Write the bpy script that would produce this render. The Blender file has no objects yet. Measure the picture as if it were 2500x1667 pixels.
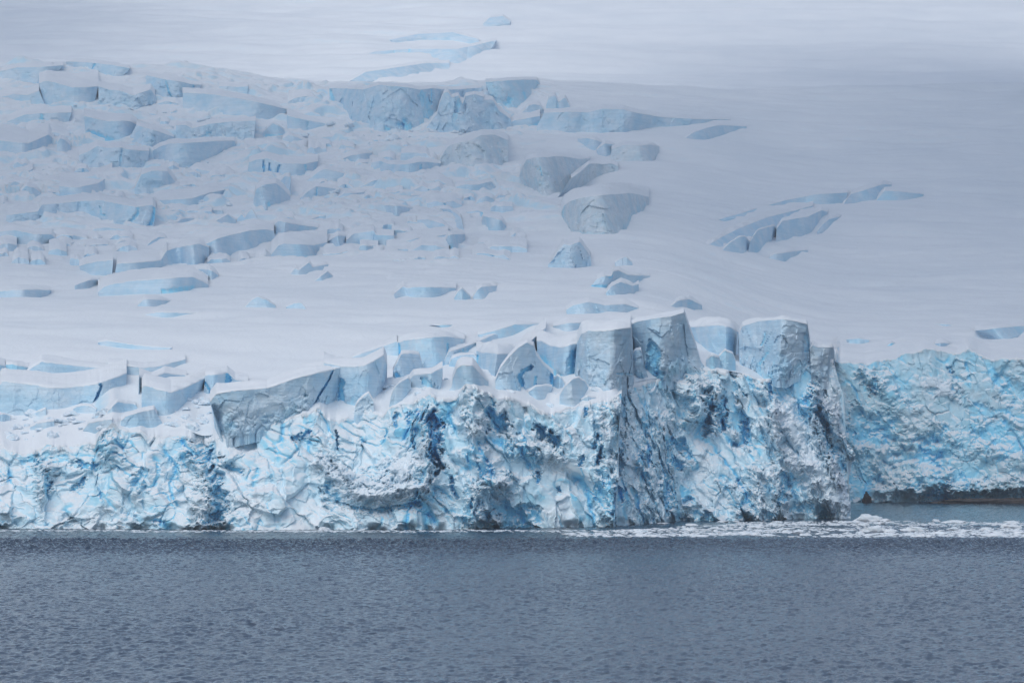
import bpy, math, random
import numpy as np
from mathutils import Vector
random.seed(7)
RNG = np.random.default_rng(11)
R = math.radians
sc = bpy.context.scene
col = sc.collection

# ------------------------------------------------------------------ camera, world, sun, exposure
F = 6944.0            # focal length in photo pixels (100 mm on a 36 mm sensor, 2500 px wide)
H = 25.0              # eye height above the water
HZ = 1073.0           # photo row of the horizon
cam_d = bpy.data.cameras.new('camera')
cam = bpy.data.objects.new('camera', cam_d); col.objects.link(cam)
cam.location = (0, 0, H); cam.rotation_euler = (R(90), 0, 0)
cam_d.lens = 100; cam_d.sensor_width = 36; cam_d.sensor_fit = 'HORIZONTAL'
cam_d.shift_y = (HZ - 833.5) / 2500.0
cam_d.clip_start = 1.0; cam_d.clip_end = 30000
sc.camera = cam

SUN_EL, SUN_AZ = 53.0, -156.0     # azimuth from +Y (the glacier) towards +X: high behind the camera, from the left
world = bpy.data.worlds.new('World'); sc.world = world; world.use_nodes = True
wn = world.node_tree; bg = wn.nodes['Background']
sky = wn.nodes.new('ShaderNodeTexSky'); sky.sky_type = 'NISHITA'; sky.sun_disc = False
sky.sun_elevation = R(SUN_EL); sky.sun_rotation = R(SUN_AZ)
sky.air_density = 1.0; sky.dust_density = 1.5; sky.ozone_density = 1.0
wn.links.new(sky.outputs[0], bg.inputs[0]); bg.inputs[1].default_value = 0.13
sun_d = bpy.data.lights.new('sun', 'SUN'); sun_d.energy = 1.75; sun_d.angle = R(45); sun_d.color = (1.0, 0.97, 0.93)
sun = bpy.data.objects.new('sun', sun_d); col.objects.link(sun)
el, az = R(SUN_EL), R(SUN_AZ)
sdir = Vector((math.sin(az)*math.cos(el), math.cos(az)*math.cos(el), math.sin(el)))
sun.rotation_euler = sdir.to_track_quat('Z', 'Y').to_euler(); sun.location = (0, 900, 900)
sc.view_settings.view_transform = 'Standard'; sc.view_settings.look = 'None'
sc.view_settings.exposure = -0.06; sc.view_settings.gamma = 1.0
sc.cycles.max_bounces = 12; sc.cycles.diffuse_bounces = 9; sc.cycles.volume_bounces = 1

# ------------------------------------------------------------------ noise
_p = np.random.default_rng(3).permutation(4096)
def _h(ix, iy, iz, k=0):
    return _p[(_p[(_p[(ix + k*57) & 4095] + iy) & 4095] + iz) & 4095]
_g = np.random.default_rng(5).normal(size=(4096, 3)); _g /= np.linalg.norm(_g, axis=1)[:, None]
_r = np.random.default_rng(9).random((4096, 8))
def perlin(P, k=0):
    P = np.asarray(P, float); shp = P.shape[:-1]; P = P.reshape(-1, 3)
    I = np.floor(P).astype(np.int64); f = P - I
    u = f*f*f*(f*(f*6-15)+10)
    out = 0
    for dx in (0, 1):
        wx = u[:, 0] if dx else 1-u[:, 0]
        for dy in (0, 1):
            wy = u[:, 1] if dy else 1-u[:, 1]
            for dz in (0, 1):
                wz = u[:, 2] if dz else 1-u[:, 2]
                g = _g[_h(I[:, 0]+dx, I[:, 1]+dy, I[:, 2]+dz, k)]
                out = out + wx*wy*wz*(g[:, 0]*(f[:, 0]-dx)+g[:, 1]*(f[:, 1]-dy)+g[:, 2]*(f[:, 2]-dz))
    return out.reshape(shp)*1.5
def fbm(P, n=4, k=0, gain=.5):
    a, s, t = 1.0, 1.0, 0
    for i in range(n):
        t = t + a*perlin(P*s, k+i*7); a *= gain; s *= 2.03
    return t
def ridged(P, n=4, k=0):
    a, s, t = 1.0, 1.0, 0
    for i in range(n):
        t = t + a*(1-2*np.abs(perlin(P*s, k+i*5))); a *= .5; s *= 2.1
    return t
def worley(P, k=0):
    """nearest cell: F1, F2, offset from the cell's point, 8 random numbers of the cell"""
    P = np.asarray(P, float); shp = P.shape[:-1]; P = P.reshape(-1, 3)
    I = np.floor(P).astype(np.int64)
    f1 = np.full(len(P), 9.0); f2 = np.full(len(P), 9.0); off = np.zeros_like(P); hid = np.zeros(len(P), np.int64)
    for dx in (-1, 0, 1):
        for dy in (-1, 0, 1):
            for dz in (-1, 0, 1):
                h = _h(I[:, 0]+dx, I[:, 1]+dy, I[:, 2]+dz, k)
                c = I + np.array((dx, dy, dz)) + _r[h, :3]
                d = P - c; q = np.sqrt((d*d).sum(1))
                m = q < f1
                f2 = np.where(m, f1, np.minimum(f2, q)); f1 = np.where(m, q, f1)
                off[m] = d[m]; hid[m] = h[m]
    return f1.reshape(shp), f2.reshape(shp), off.reshape(shp+(3,)), _r[hid].reshape(shp+(8,))
def facet(P, k=0):
    f1, f2, off, rr = worley(P, k)
    n = rr[..., 3:6]-.5
    return (off*n).sum(-1)*2 + (rr[..., 6]-.5)*.8, f2-f1, rr
def sstep(a, b, x):
    t = np.clip((x-a)/(b-a), 0, 1); return t*t*(3-2*t)

# ------------------------------------------------------------------ mesh helpers
def mesh_obj(name, V, faces, mat, smooth=True, parent=None, origin=None, attrs=None):
    """faces: list of integer arrays (n,4) or (n,3)"""
    V = np.asarray(V, float)
    if origin is None: origin = np.zeros(3)
    m = bpy.data.meshes.new(name)
    faces = [np.asarray(f, np.int32) for f in faces if len(f)]
    loops = np.concatenate([f.ravel() for f in faces])
    sizes = np.concatenate([np.full(len(f), f.shape[1], np.int32) for f in faces])
    starts = np.concatenate([[0], np.cumsum(sizes)[:-1]]).astype(np.int32)
    m.vertices.add(len(V)); m.vertices.foreach_set('co', (V-origin).astype(np.float32).ravel())
    m.loops.add(len(loops)); m.loops.foreach_set('vertex_index', loops)
    m.polygons.add(len(sizes)); m.polygons.foreach_set('loop_start', starts); m.polygons.foreach_set('loop_total', sizes)
    m.polygons.foreach_set('use_smooth', np.full(len(sizes), smooth))
    for k, v in (attrs or {}).items():
        a = m.attributes.new(k, 'FLOAT', 'POINT'); a.data.foreach_set('value', np.asarray(v, np.float32).ravel())
    m.update(calc_edges=True); m.validate()
    m.materials.append(mat)
    o = bpy.data.objects.new(name, m); col.objects.link(o)
    if parent is None: o.location = origin
    else: o.parent = parent
    return o
def grid_faces(nr, nc, base=0, wrap=False, flip=False):
    """vertex index r*nc+c"""
    r = np.arange(nr if wrap else nr-1)[:, None]; c = np.arange(nc-1)[None, :]
    r2 = (r+1) % nr
    q = np.stack([r*nc+c, r*nc+c+1, r2*nc+c+1, r2*nc+c], -1).reshape(-1, 4)+base
    return q[:, ::-1] if flip else q
def tag(o, label=None, cat=None, group=None, kind=None):
    if label: o['label'] = label
    if cat: o['category'] = cat
    if group: o['group'] = group
    if kind: o['kind'] = kind
    return o

# ------------------------------------------------------------------ materials
def new_mat(name):
    m = bpy.data.materials.new(name); m.use_nodes = True
    nt = m.node_tree; return m, nt, nt.nodes['Principled BSDF']
def nd(nt, t, **kw):
    n = nt.nodes.new(t)
    for k, v in kw.items(): setattr(n, k, v)
    return n
def noise_tex(nt, vec, scale, detail=4, rough=.55):
    n = nd(nt, 'ShaderNodeTexNoise'); n.inputs['Scale'].default_value = scale
    n.inputs['Detail'].default_value = detail; n.inputs['Roughness'].default_value = rough
    nt.links.new(vec, n.inputs['Vector']); return n.outputs['Fac']
def mapped(nt, scale, rot=(0, 0, 0)):
    g = nd(nt, 'ShaderNodeNewGeometry'); mp = nd(nt, 'ShaderNodeMapping')
    mp.inputs['Scale'].default_value = scale; mp.inputs['Rotation'].default_value = rot
    nt.links.new(g.outputs['Position'], mp.inputs['Vector']); return mp.outputs[0]
def ramp(nt, fac, stops):
    r = nd(nt, 'ShaderNodeValToRGB')
    e = r.color_ramp.elements
    while len(e) < len(stops): e.new(.5)
    for x, (p, c) in zip(e, stops): x.position = p; x.color = (*c, 1) if len(c) == 3 else c
    nt.links.new(fac, r.inputs[0]); return r.outputs[0]
def mix(nt, fac, a, b):
    m = nd(nt, 'ShaderNodeMix', data_type='RGBA')
    for sock, v in ((m.inputs[0], fac), (m.inputs[6], a), (m.inputs[7], b)):
        if isinstance(v, (float, int)): sock.default_value = v
        elif isinstance(v, tuple): sock.default_value = (*v, 1)
        else: nt.links.new(v, sock)
    return m.outputs[2]
def math_n(nt, op, a, b=None, clamp=False):
    m = nd(nt, 'ShaderNodeMath', operation=op); m.use_clamp = clamp
    for s, v in zip(m.inputs, (a, b)):
        if v is None: continue
        if isinstance(v, (float, int)): s.default_value = v
        else: nt.links.new(v, s)
    return m.outputs[0]
def bump(nt, h, strength, dist, prev=None):
    b = nd(nt, 'ShaderNodeBump'); b.inputs['Strength'].default_value = strength; b.inputs['Distance'].default_value = dist
    nt.links.new(h, b.inputs['Height'])
    if prev is not None: nt.links.new(prev, b.inputs['Normal'])
    return b.outputs[0]

SNOW_A, SNOW_B = (.81, .855, .885), (.75, .805, .845)
def make_snow(name, fine=1.0, slope=False):
    m, nt, b = new_mat(name)
    n1 = noise_tex(nt, mapped(nt, (.012, .006, .03)), 1.0, 5)
    c = ramp(nt, n1, [(.35, SNOW_B), (.62, SNOW_A)])
    if slope:     # bare ice where the ground is too steep to hold snow
        g = nd(nt, 'ShaderNodeNewGeometry'); sx = nd(nt, 'ShaderNodeSeparateXYZ')
        nt.links.new(g.outputs['Normal'], sx.inputs[0])
        n2 = noise_tex(nt, mapped(nt, (.2, .2, .2)), 1.0, 4)
        st = math_n(nt, 'ADD', sx.outputs[2], math_n(nt, 'MULTIPLY', math_n(nt, 'SUBTRACT', n2, .5), .3))
        f = nd(nt, 'ShaderNodeMapRange'); f.inputs[1].default_value = .90; f.inputs[2].default_value = .66
        nt.links.new(st, f.inputs[0])
        c = mix(nt, f.outputs[0], c, (.56, .76, .87))
    nt.links.new(c, b.inputs['Base Color'])
    b.inputs['Roughness'].default_value = .7; b.inputs['Specular IOR Level'].default_value = .25
    f1 = noise_tex(nt, mapped(nt, (.35, .12, .5)), 1.0, 6, .6)
    f2 = noise_tex(nt, mapped(nt, (1.3, 1.3, 1.3)), 1.0, 4, .6)
    nb = bump(nt, f1, .35*fine, 1.2); nb = bump(nt, f2, .3*fine, .4, nb)
    nt.links.new(nb, b.inputs['Normal'])
    return m
M_SNOW = make_snow('snow', .8, True)
M_CAP = make_snow('snow_cap', .8)
M_FAR = make_snow('far_snow', .6, True)

def make_ice(name, light, pale, strata=.5, rough_bump=1.0, dusted=False):
    m, nt, b = new_mat(name)
    n1 = noise_tex(nt, mapped(nt, (.09, .09, .13)), 1.0, 6, .6)
    c = ramp(nt, n1, [(.36, pale), (.60, light)])
    if strata:
        w = nd(nt, 'ShaderNodeTexNoise'); w.inputs['Scale'].default_value = 1.0; w.inputs['Detail'].default_value = 3
        nt.links.new(mapped(nt, (.03, .03, 1.6), (R(4), R(9), 0)), w.inputs['Vector'])
        c = mix(nt, ramp(nt, w.outputs['Fac'], [(.40, (0, 0, 0)), (.68, (strata,)*3)]), c, tuple(x*.72 for x in pale))
    ab = nd(nt, 'ShaderNodeAttribute', attribute_name='blue'); ad = nd(nt, 'ShaderNodeAttribute', attribute_name='dirt')
    n3 = noise_tex(nt, mapped(nt, (.35, .35, .35)), 1.0, 5, .6)
    fb = math_n(nt, 'ADD', ab.outputs['Fac'], math_n(nt, 'MULTIPLY', math_n(nt, 'SUBTRACT', n3, .5), .55))
    mr = nd(nt, 'ShaderNodeMapRange'); mr.inputs[1].default_value = .12; mr.inputs[2].default_value = 1.1
    nt.links.new(fb, mr.inputs[0])
    blue = ramp(nt, mr.outputs[0], [(0, (.48, .78, .91)), (.5, (.30, .72, .92)), (1, (.14, .58, .90))])
    c = mix(nt, math_n(nt, 'MULTIPLY', mr.outputs[0], 3.0, True), c, blue)
    fd = math_n(nt, 'MULTIPLY', ad.outputs['Fac'], ramp(nt, n3, [(.35, (0, 0, 0)), (.6, (1, 1, 1))]))
    c = mix(nt, fd, c, (.40, .46, .50))
    if dusted:    # snow lodged on the shelves
        g = nd(nt, 'ShaderNodeNewGeometry'); sx = nd(nt, 'ShaderNodeSeparateXYZ'); nt.links.new(g.outputs['Normal'], sx.inputs[0])
        f = nd(nt, 'ShaderNodeMapRange'); f.inputs[1].default_value = .52; f.inputs[2].default_value = .85
        nt.links.new(math_n(nt, 'ADD', sx.outputs[2], math_n(nt, 'MULTIPLY', math_n(nt, 'SUBTRACT', n3, .5), .6)), f.inputs[0])
        c = mix(nt, f.outputs[0], c, SNOW_A)
        asn = nd(nt, 'ShaderNodeAttribute', attribute_name='snow')
        fs_ = nd(nt, 'ShaderNodeMapRange'); fs_.inputs[1].default_value = .15; fs_.inputs[2].default_value = .6; fs_.inputs[4].default_value = .6
        nt.links.new(math_n(nt, 'ADD', asn.outputs['Fac'], math_n(nt, 'MULTIPLY', math_n(nt, 'SUBTRACT', n3, .5), .7)), fs_.inputs[0])
        c = mix(nt, fs_.outputs[0], c, (.78, .86, .92))
    nt.links.new(c, b.inputs['Base Color'])
    b.inputs['Roughness'].default_value = .55; b.inputs['Specular IOR Level'].default_value = .3
    f1 = noise_tex(nt, mapped(nt, (1.1, 1.1, 1.1)), 1.0, 7, .72)
    nb = bump(nt, f1, .6*rough_bump, .7)
    if strata:
        nb = bump(nt, w.outputs['Fac'], .5, .25, nb)
    nt.links.new(nb, b.inputs['Normal'])
    return m
M_ICE = make_ice('glacier_ice', (.66, .80, .89), (.46, .71, .87), .35, .8)
M_FARICE = make_ice('icefall_ice', (.65, .79, .89), (.47, .71, .86), .2, .7)
M_CLIFF = make_ice('calving_ice', (.76, .88, .94), (.54, .80, .92), 0, .75, True)
M_BAY = make_ice('shaded_teal_ice', (.60, .78, .86), (.36, .64, .76), 0, .75, True)  # teal ice, deepened so the inlet's shade is in the colour too
M_DIRTY = make_ice('dusty_ice', (.76, .84, .89), (.58, .76, .86), .2, 1.0)

def make_water():
    m, nt, b = new_mat('sea_water')
    b.inputs['Base Color'].default_value = (.016, .036, .066, 1); b.inputs['Roughness'].default_value = .07
    b.inputs['IOR'].default_value = 1.333
    w1 = noise_tex(nt, mapped(nt, (.9, 1.1, 1), (0, 0, R(12))), 1.0, 4, .6)
    nb = bump(nt, w1, .5, .3)
    nt.links.new(nb, b.inputs['Normal'])
    return m
M_WATER = make_water()
def make_plain(name, a, b_, sc_, rough=.8, bmp=.6):
    m, nt, b = new_mat(name)
    n = noise_tex(nt, mapped(nt, (sc_,)*3), 1.0, 6, .6)
    nt.links.new(ramp(nt, n, [(.35, a), (.65, b_)]), b.inputs['Base Color']); b.inputs['Roughness'].default_value = rough
    nt.links.new(bump(nt, n, bmp, .6), b.inputs['Normal'])
    return m
M_ROCK = make_plain("brown_rock", (.022, .02, .02), (.075, .06, .052), .5)
M_FLOE = make_plain('floe_ice', (.62, .72, .78), (.80, .83, .86), .8, .6, .4)

# ------------------------------------------------------------------ lie of the land
FR = {'A1': (0, 100, 650/2352), 'A2': (600, 100, 650/2352), 'A3': (1200, 100, 650/2352), 'A4': (1700, 100, 800/2352),
      'A5': (0, 480, 650/2352), 'A6': (600, 480, 650/2352), 'A7': (1200, 480, 650/2352),
      'C1': (0, 820, 700/2195), 'C2': (500, 820, 700/2195), 'C3': (1000, 740, 750/2028), 'C4': (1500, 740, 750/2028),
      'C5': (1900, 760, 600/1622), 'T7': (0, 0, 1250/2352), 'T8': (1150, 0, 1350/2352), 'P': (0, 0, 1.0)}
def px(fr, pts):
    x0, y0, s = FR[fr]; a = np.asarray(pts, float)
    return np.stack([x0+a[:, 0]*s, y0+a[:, 1]*s], 1)
def s_of(p): return (np.asarray(p, float)-1250)/F
def z_of(py, Y): return H+(HZ-np.asarray(py, float))/F*Y
def prof(tbl):
    t = np.array(tbl, float); return t[:, 1], z_of(t[:, 0], t[:, 1])
YL, ZL = prof([(1120, 790), (1090, 812), (1000, 850), (930, 890), (880, 920), (840, 945), (800, 980), (750, 1070), (700, 1180), (650, 1290),
               (600, 1400), (550, 1510), (500, 1610), (450, 1705), (400, 1795), (350, 1885), (300, 1975), (250, 2070), (206, 2170)])
YR, ZR = prof([(960, 800), (925, 1000), (880, 1150), (800, 1280), (700, 1420), (600, 1560), (500, 1720), (400, 1880), (300, 2040), (206, 2220)])
YM, ZM = prof([(290, 2330), (240, 2800), (180, 3300), (120, 3560), (60, 3850), (0, 4250), (-60, 4700), (-75, 5200)])
EDGE = np.array([(-120, 1095), (0, 1089), (16, 1097), (45, 1107), (77, 1109), (115, 1085), (163, 1092), (191, 1087), (233, 1085), (242, 1062), (274, 1032),
                 (293, 1050), (319, 1056), (344, 1054), (360, 1066), (395, 1070), (462, 1064), (478, 1072), (497, 1077), (541, 1070), (564, 1064),
                 (628, 1047), (691, 1031), (723, 1016), (761, 1008), (781, 999), (800, 1021), (819, 1027), (864, 1021), (890, 1000), (915, 1008),
                 (931, 1015), (953, 999), (972, 992), (1010, 983), (1049, 963), (1068, 976), (1112, 970), (1135, 944), (1157, 938), (1170, 949),
                 (1214, 973), (1259, 977), (1307, 995), (1344, 1012), (1370, 1004), (1418, 988), (1462, 984), (1488, 980), (1518, 958)], float)
EDGE2 = np.array([(1485, 960), (1518, 952), (1545, 945), (1580, 935), (1640, 930), (1700, 898), (1755, 905), (1814, 915), (1862, 930), (1900, 926),
                  (1950, 900), (1990, 888), (2036, 880)], float)
EDGE3 = np.array([(2010, 888), (2036, 884), (2060, 886), (2115, 890), (2140, 882), (2190, 876), (2200, 864), (2235, 862), (2260, 852), (2300, 858), (2340, 866),
                  (2365, 851), (2390, 868), (2420, 880), (2470, 876), (2500, 878), (2640, 870)], float)
LEAN1 = np.array([(-200, 20), (250, 20), (480, 22), (560, 20), (760, 26), (900, 32), (1000, 26), (1060, 12), (1300, 14), (1518, 10)], float)
def ybase1(p): return H*F/(np.interp(p, [0, 500, 1000, 1200, 1340, 1500], [1290, 1293, 1293, 1291, 1288, 1285])-HZ)
def ybase2(p): return H*F/(np.interp(p, [1485, 1520, 1665, 1800, 1890, 1995, 2080], [1286, 1283, 1272, 1271, 1269, 1266, 1263])-HZ)
def ybase3(p): return H*F/(np.interp(p, [2010, 2110, 2300, 2640], [1227, 1226, 1226, 1229])-HZ)
def lean1(p): return np.interp(p, LEAN1[:, 0], LEAN1[:, 1])
def edgeY(p):
    p = np.asarray(p, float)
    a = ybase1(p)+lean1(p); b = ybase2(p)+np.interp(p, [1485, 1600, 2036], [26, 26, 14]); c = ybase3(p)+24
    y = np.where(p < 1500, a, b)
    y = a*(1-sstep(1490, 1525, p))+b*sstep(1490, 1525, p)
    return y*(1-sstep(2026, 2050, p))+c*sstep(2026, 2050, p)
def edgeZ(p):
    p = np.asarray(p, float)
    py = np.where(p < 1518, np.interp(p, EDGE[:, 0], EDGE[:, 1]), np.where(p < 2040, np.interp(p, EDGE2[:, 0], EDGE2[:, 1]), np.interp(p, EDGE3[:, 0], EDGE3[:, 1])))
    return z_of(py, edgeY(p))
_pp = np.linspace(-600, 3100, 1851)
_k = np.exp(-np.linspace(-2.5, 2.5, 25)**2); _k /= _k.sum()
_ez = edgeZ(_pp); _ez = np.convolve(np.pad(_ez, 12, 'edge'), _k, 'valid')       # smoothed lip height
_ey = edgeY(_pp)
def base_z(s, Y):
    s = np.asarray(s, float); Y = np.asarray(Y, float); p = s*F+1250
    t = sstep(1500, 2080, p)
    z = np.interp(Y, YL, ZL)*(1-t)+np.interp(Y, YR, ZR)*t
    ye = np.interp(p, _pp, _ey); ze = np.interp(p, _pp, _ez)
    z0 = np.interp(ye, YL, ZL)*(1-t)+np.interp(ye, YR, ZR)*t
    z = z+(ze-z0)*(1-sstep(0, 110, Y-ye))
    # the crest: higher on the left, falling away behind
    up = np.interp(p, [-400, 0, 450, 620, 720, 900, 1200, 1290, 1500, 2000, 2600], [17, 17, 14, 7, 3, 0, 3, 4, 0, -1, 4])
    z = z+up*sstep(1950, 2150, Y)
    yc = 2215.0
    far = np.interp(Y, YM, ZM)
    drop = z-(Y-yc)*.35
    near = np.where(Y > yc, drop, z)
    return np.where(Y > 2330, far, np.maximum(near, np.where(Y > yc, far, -99)))
def hit(pxs, pys, Y0=None):
    """where the sight lines through photo pixels meet the smooth ground"""
    s = s_of(pxs); pys = np.asarray(pys, float)
    ye = np.interp(pxs, _pp, _ey) if Y0 is None else np.full(len(s), float(Y0))
    n = 900; out = np.array(ye, float); done = np.zeros(len(s), bool)
    top = 2216.0 if Y0 is None else 4700.0
    for i in range(n):
        Y = ye+(top-ye)*i/(n-1)
        zr = z_of(pys, Y); m = (~done) & (zr <= base_z(s, Y)+.02)
        out[m] = Y[m]; done |= m
    out[~done] = top
    return out

def ice_mask(p, Y):
    """1 where the icefall is broken, 0 on the smooth snowfields"""
    e = np.interp(Y, [900, 1060, 1300, 1500, 1700, 1850, 2000, 2200], [1500, 1480, 1250, 1330, 1380, 1300, 1420, 1300])
    a = 1-sstep(-160, 90, p-e)
    b = (.25*sstep(1120, 1330, Y)+.75*sstep(1380, 1620, Y))*(1-sstep(2120, 2210, Y))
    return a*b
def ground_z(x, Y):
    s = x/Y; p = s*F+1250
    z = base_z(s, Y)
    P = np.stack([x, Y, np.zeros_like(x)], -1)
    near = sstep(0, 25, Y-np.interp(p, _pp, _ey))
    z = z+near*(3.2*fbm(P*np.array((1/130, 1/60, 1)), 3, 1)+.8*fbm(P*np.array((1/40, 1/16, 1)), 3, 5))
    m = ice_mask(p, Y)
    if m.max() > 0:
        for k, (wl, am, sx, sy) in enumerate(((38.0, 9.0, 80, 60), (20.0, 5.0, 40, 30), (9.0, 1.5, 18, 14))):
            q = Y/wl+1.5*fbm(P*np.array((1/sx, 1/sy, 1)), 3, 30+k*9)+.004*x*(1-k)
            fl = np.floor(q); f = q-fl
            A = np.clip(fbm(np.stack([x/(sx*.55), fl*3.7, 0*x+k*5.1], -1), 2, 33+k*9)+.25, 0, 1)
            z = z+m*am*A*(sstep(0, .15, f)-f)
        z = z+m*(.5*fbm(P/7, 3, 43)*sstep(-.1, .5, fbm(P/60, 2, 44))-.5)
    return z

# ------------------------------------------------------------------ strokes: ridges and gullies
def seg_dist(Q, poly):
    d = np.full(len(Q), 1e9)
    for a, b in zip(poly[:-1], poly[1:]):
        ab = b-a; t = np.clip(((Q-a)@ab)/max(ab@ab, 1e-9), 0, 1)
        d = np.minimum(d, np.linalg.norm(Q-(a+t[:, None]*ab), axis=1))
    return d
def polyeval(pts, u, by_x=False):
    pts = np.asarray(pts, float)
    L = np.concatenate([[0], np.cumsum(np.abs(np.diff(pts[:, 0])) if by_x else np.linalg.norm(np.diff(pts, axis=0), axis=1))]); L /= L[-1]
    return np.stack([np.interp(u, L, pts[:, i]) for i in range(pts.shape[1])], 1)

# ------------------------------------------------------------------ a body of ice with its snow cap
def slab(name, label, cat, fr, T, B, tread=None, group=None, Yb=None, yo=0.0, dy=None, lean=.12, res=3.0, d_max=150.0, d_min=6.0,
         noise=1.0, strokes=(), mat=None, cap=True, dirt=0.0, blue=0.0, Y0=None, drop=6.0, by_x=False, style='slab', right=None, cap_thick=.28, seed=None,
         lip=0.0, tuck=0.0):
    T = px(fr, T); B = px(fr, B)
    far = 1.0
    wid = max(np.ptp(T[:, 0]), np.ptp(B[:, 0]))
    hgt = max(np.max(B[:, 1])-np.min(T[:, 1]), 4)
    nc = int(np.clip(wid/res, 8, 1200))+1; nf = int(np.clip(hgt/res, 6, 400))+1
    u = np.linspace(0, 1, nc)
    t = polyeval(T, u, by_x); b = polyeval(B, u, by_x)
    Yc = (hit(b[:, 0], b[:, 1], Y0) if Yb is None else Yb(b[:, 0]))+yo
    # even the base line out a little, it is one body
    if Yb is None and nc > 6:
        k = max(1, nc//8); ker = np.ones(2*k+1)/(2*k+1); Yc = np.convolve(np.pad(Yc, k, 'edge'), ker, 'valid')
    zb = z_of(b[:, 1], Yc)
    hm = np.maximum((b[:, 1]-t[:, 1])/F*Yc, .3)
    ln = lean(t[:, 0]) if callable(lean) else hm*lean
    Yt = Yc+ln
    if dy is not None:
        dyy = np.interp(u, np.linspace(0, 1, len(dy)), dy); Yt = Yt+dyy; Yc = Yc+dyy
    unit = float(np.mean(Yc))/F
    sd = (seed if seed is not None else (hash_name(label) % 997))
    # front grid, rows bottom -> top
    v = np.linspace(0, 1, nf)[:, None]
    pxg = b[None, :, 0]*(1-v)+t[None, :, 0]*v; pyg = b[None, :, 1]*(1-v)+t[None, :, 1]*v
    if right is not None:
        rp = px('C4', right); o = np.argsort(rp[:, 1])
        want = np.interp(pyg[:, -1], rp[o, 1], rp[o, 0])-pxg[:, -1]
        pxg = pxg+want[:, None]*(u[None, :]**5)
    bulge = (v**1.0)
    Yg = Yc[None, :]*(1-bulge)+Yt[None, :]*bulge
    X = s_of(pxg)*Yg; Z = z_of(pyg, Yg)
    P = np.stack([X, Yg, Z], -1); Q = np.stack([pxg.ravel(), pyg.ravel()], 1)
    hmean = float(np.mean(hm)); hmax = float(np.max(hm))
    D = np.zeros(P.shape[:2]); BL = np.full(P.shape[:2], float(blue)); DI = np.full(P.shape[:2], float(dirt))
    sw = np.zeros(P.shape[:2])
    for st in strokes:
        kind, sf, pts, w, dep, bl = st[:6]
        pp = px(sf, pts); w = w*FR[sf][2]
        near = np.where(seg_dist(Q, pp) < 3.2*w)[0]
        g = np.zeros(len(Q)); bm = np.zeros(len(Q))
        if not len(near): continue
        Pf = P.reshape(-1, 3)[near]; Qn = Q[near]; wob = 1+.4*fbm(Pf/(w*unit*1.3+.5), 2, 61); rag = .75 if style == 'cliff' else .4
        Qd = Qn+rag*w*np.stack([fbm(Pf/(w*unit*.9+.4), 4, 62, .6), fbm(Pf/(w*unit*.9+.4), 4, 63, .6)], 1)
        q = seg_dist(Qd, pp)/(w*np.clip(wob, .45, 1.8))
        if kind == 'cut': gn = 1-sstep(.35 if style == 'cliff' else .55, 1.1, q)
        elif kind == 'pit': gn = np.clip(1-q*q, 0, 1)
        else: gn = np.exp(-q*q*1.2)
        g[near] = gn; g = g.reshape(D.shape); bm[near] = .72+.45*fbm(Pf/(w*unit*.8+.5), 3, 64); bm = bm.reshape(D.shape)
        D += (dep*(.55 if kind == 'cut' else 1) if style != 'cliff' else dep*(.55 if kind == 'pit' else .8) if dep > 0 else dep*1.5)*g; bl = max(bl, .62) if kind == 'pit' and style == 'cliff' else bl; BL = np.maximum(BL, bl*g*bm)
        if kind == 'snow': sw = np.maximum(sw, g)
    if style == 'cliff':
        Ps = P*np.array((1, .6, 1)); wv = np.stack([fbm(P/14, 3, 71), fbm(P/14+5, 3, 72), fbm(P/14+11, 3, 73)], -1)
        Pw = P+wv*4.0
        Pb = P+wv*np.array((1.8, 1.8, 1.0)); lean_x = Pb.copy(); lean_x[..., 0] += .35*Pb[..., 2]
        fa, e1, r1 = facet(lean_x*np.array((1/8.5, 1/10, 1/17)), 81); fa = fa*sstep(0, .07, e1)
        fb, e2, r2 = facet(lean_x*np.array((1/3.8, 1/4.2, 1/6.5)), 83); fb = fb*sstep(0, .09, e2)
        fc, e3, r3 = facet(P/1.9, 85); fc = fc*sstep(0, .12, e3)
        am = .15+1.15*sstep(-.35, .45, fbm(P/17, 3, 88))
        bil = lambda q, k: np.abs(perlin(q, k))*2-.55
        disp = 5.0*fbm(lean_x*np.array((1/20, 1/20, 1/48)), 3, 74)+4.3*fa+(.5+.6*am)*1.7*fb+am*(.6*fc+.45*bil(P/5+wv*.3, 76)+.32*bil(P/2.6+wv*.2, 77)+.22*bil(P/1.3, 78)+.12*bil(P/.7, 79))
        cr = np.clip(1-np.abs(perlin(lean_x*np.array((1/10, 1/10, 1/24)), 92))*9, 0, 1)*sstep(-.05, .35, fbm(P/19, 2, 93))
        cr2 = np.clip(1-np.abs(perlin(lean_x*np.array((1/5, 1/5, 1/10)), 94))*7, 0, 1)*sstep(.0, .4, fbm(P/12, 2, 96))
        disp = disp-1.7*cr-.8*cr2
        D += (1-sstep(0, .32, v))*.9*np.abs(perlin(P*np.array((1/2.4, 1/6, 1/14)), 100))
        D += 3.5*(1-sstep(0, .075, v))*sstep(-.15, .35, fbm(P*np.array((1/9, 1/9, 1/30)), 3, 99))
        disp = disp*noise*(1-.82*sw)
        D += disp*(-1)
        fresh = (r1[..., 7] > .86).astype(float)*.35+(r2[..., 7] > .86)*.4+(r3[..., 7] > .93)*.35
        fresh = fresh*.8*sstep(-.3, .35, fbm(P/22, 2, 90))
        BL = np.maximum(np.maximum(BL, fresh), np.maximum(.75*cr, .6*cr2))+.30*fbm(P/18, 4, 91)+.08
        edge_band = np.exp(-((pyg-t[None, :, 1])/14)**2)
        DI = np.maximum(DI, .75*edge_band*sstep(-.25, .4, fbm(P/9, 3, 95)))
        BL = BL*(1-.8*sw)
    else:
        a = noise*min(hmean, 14)
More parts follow.
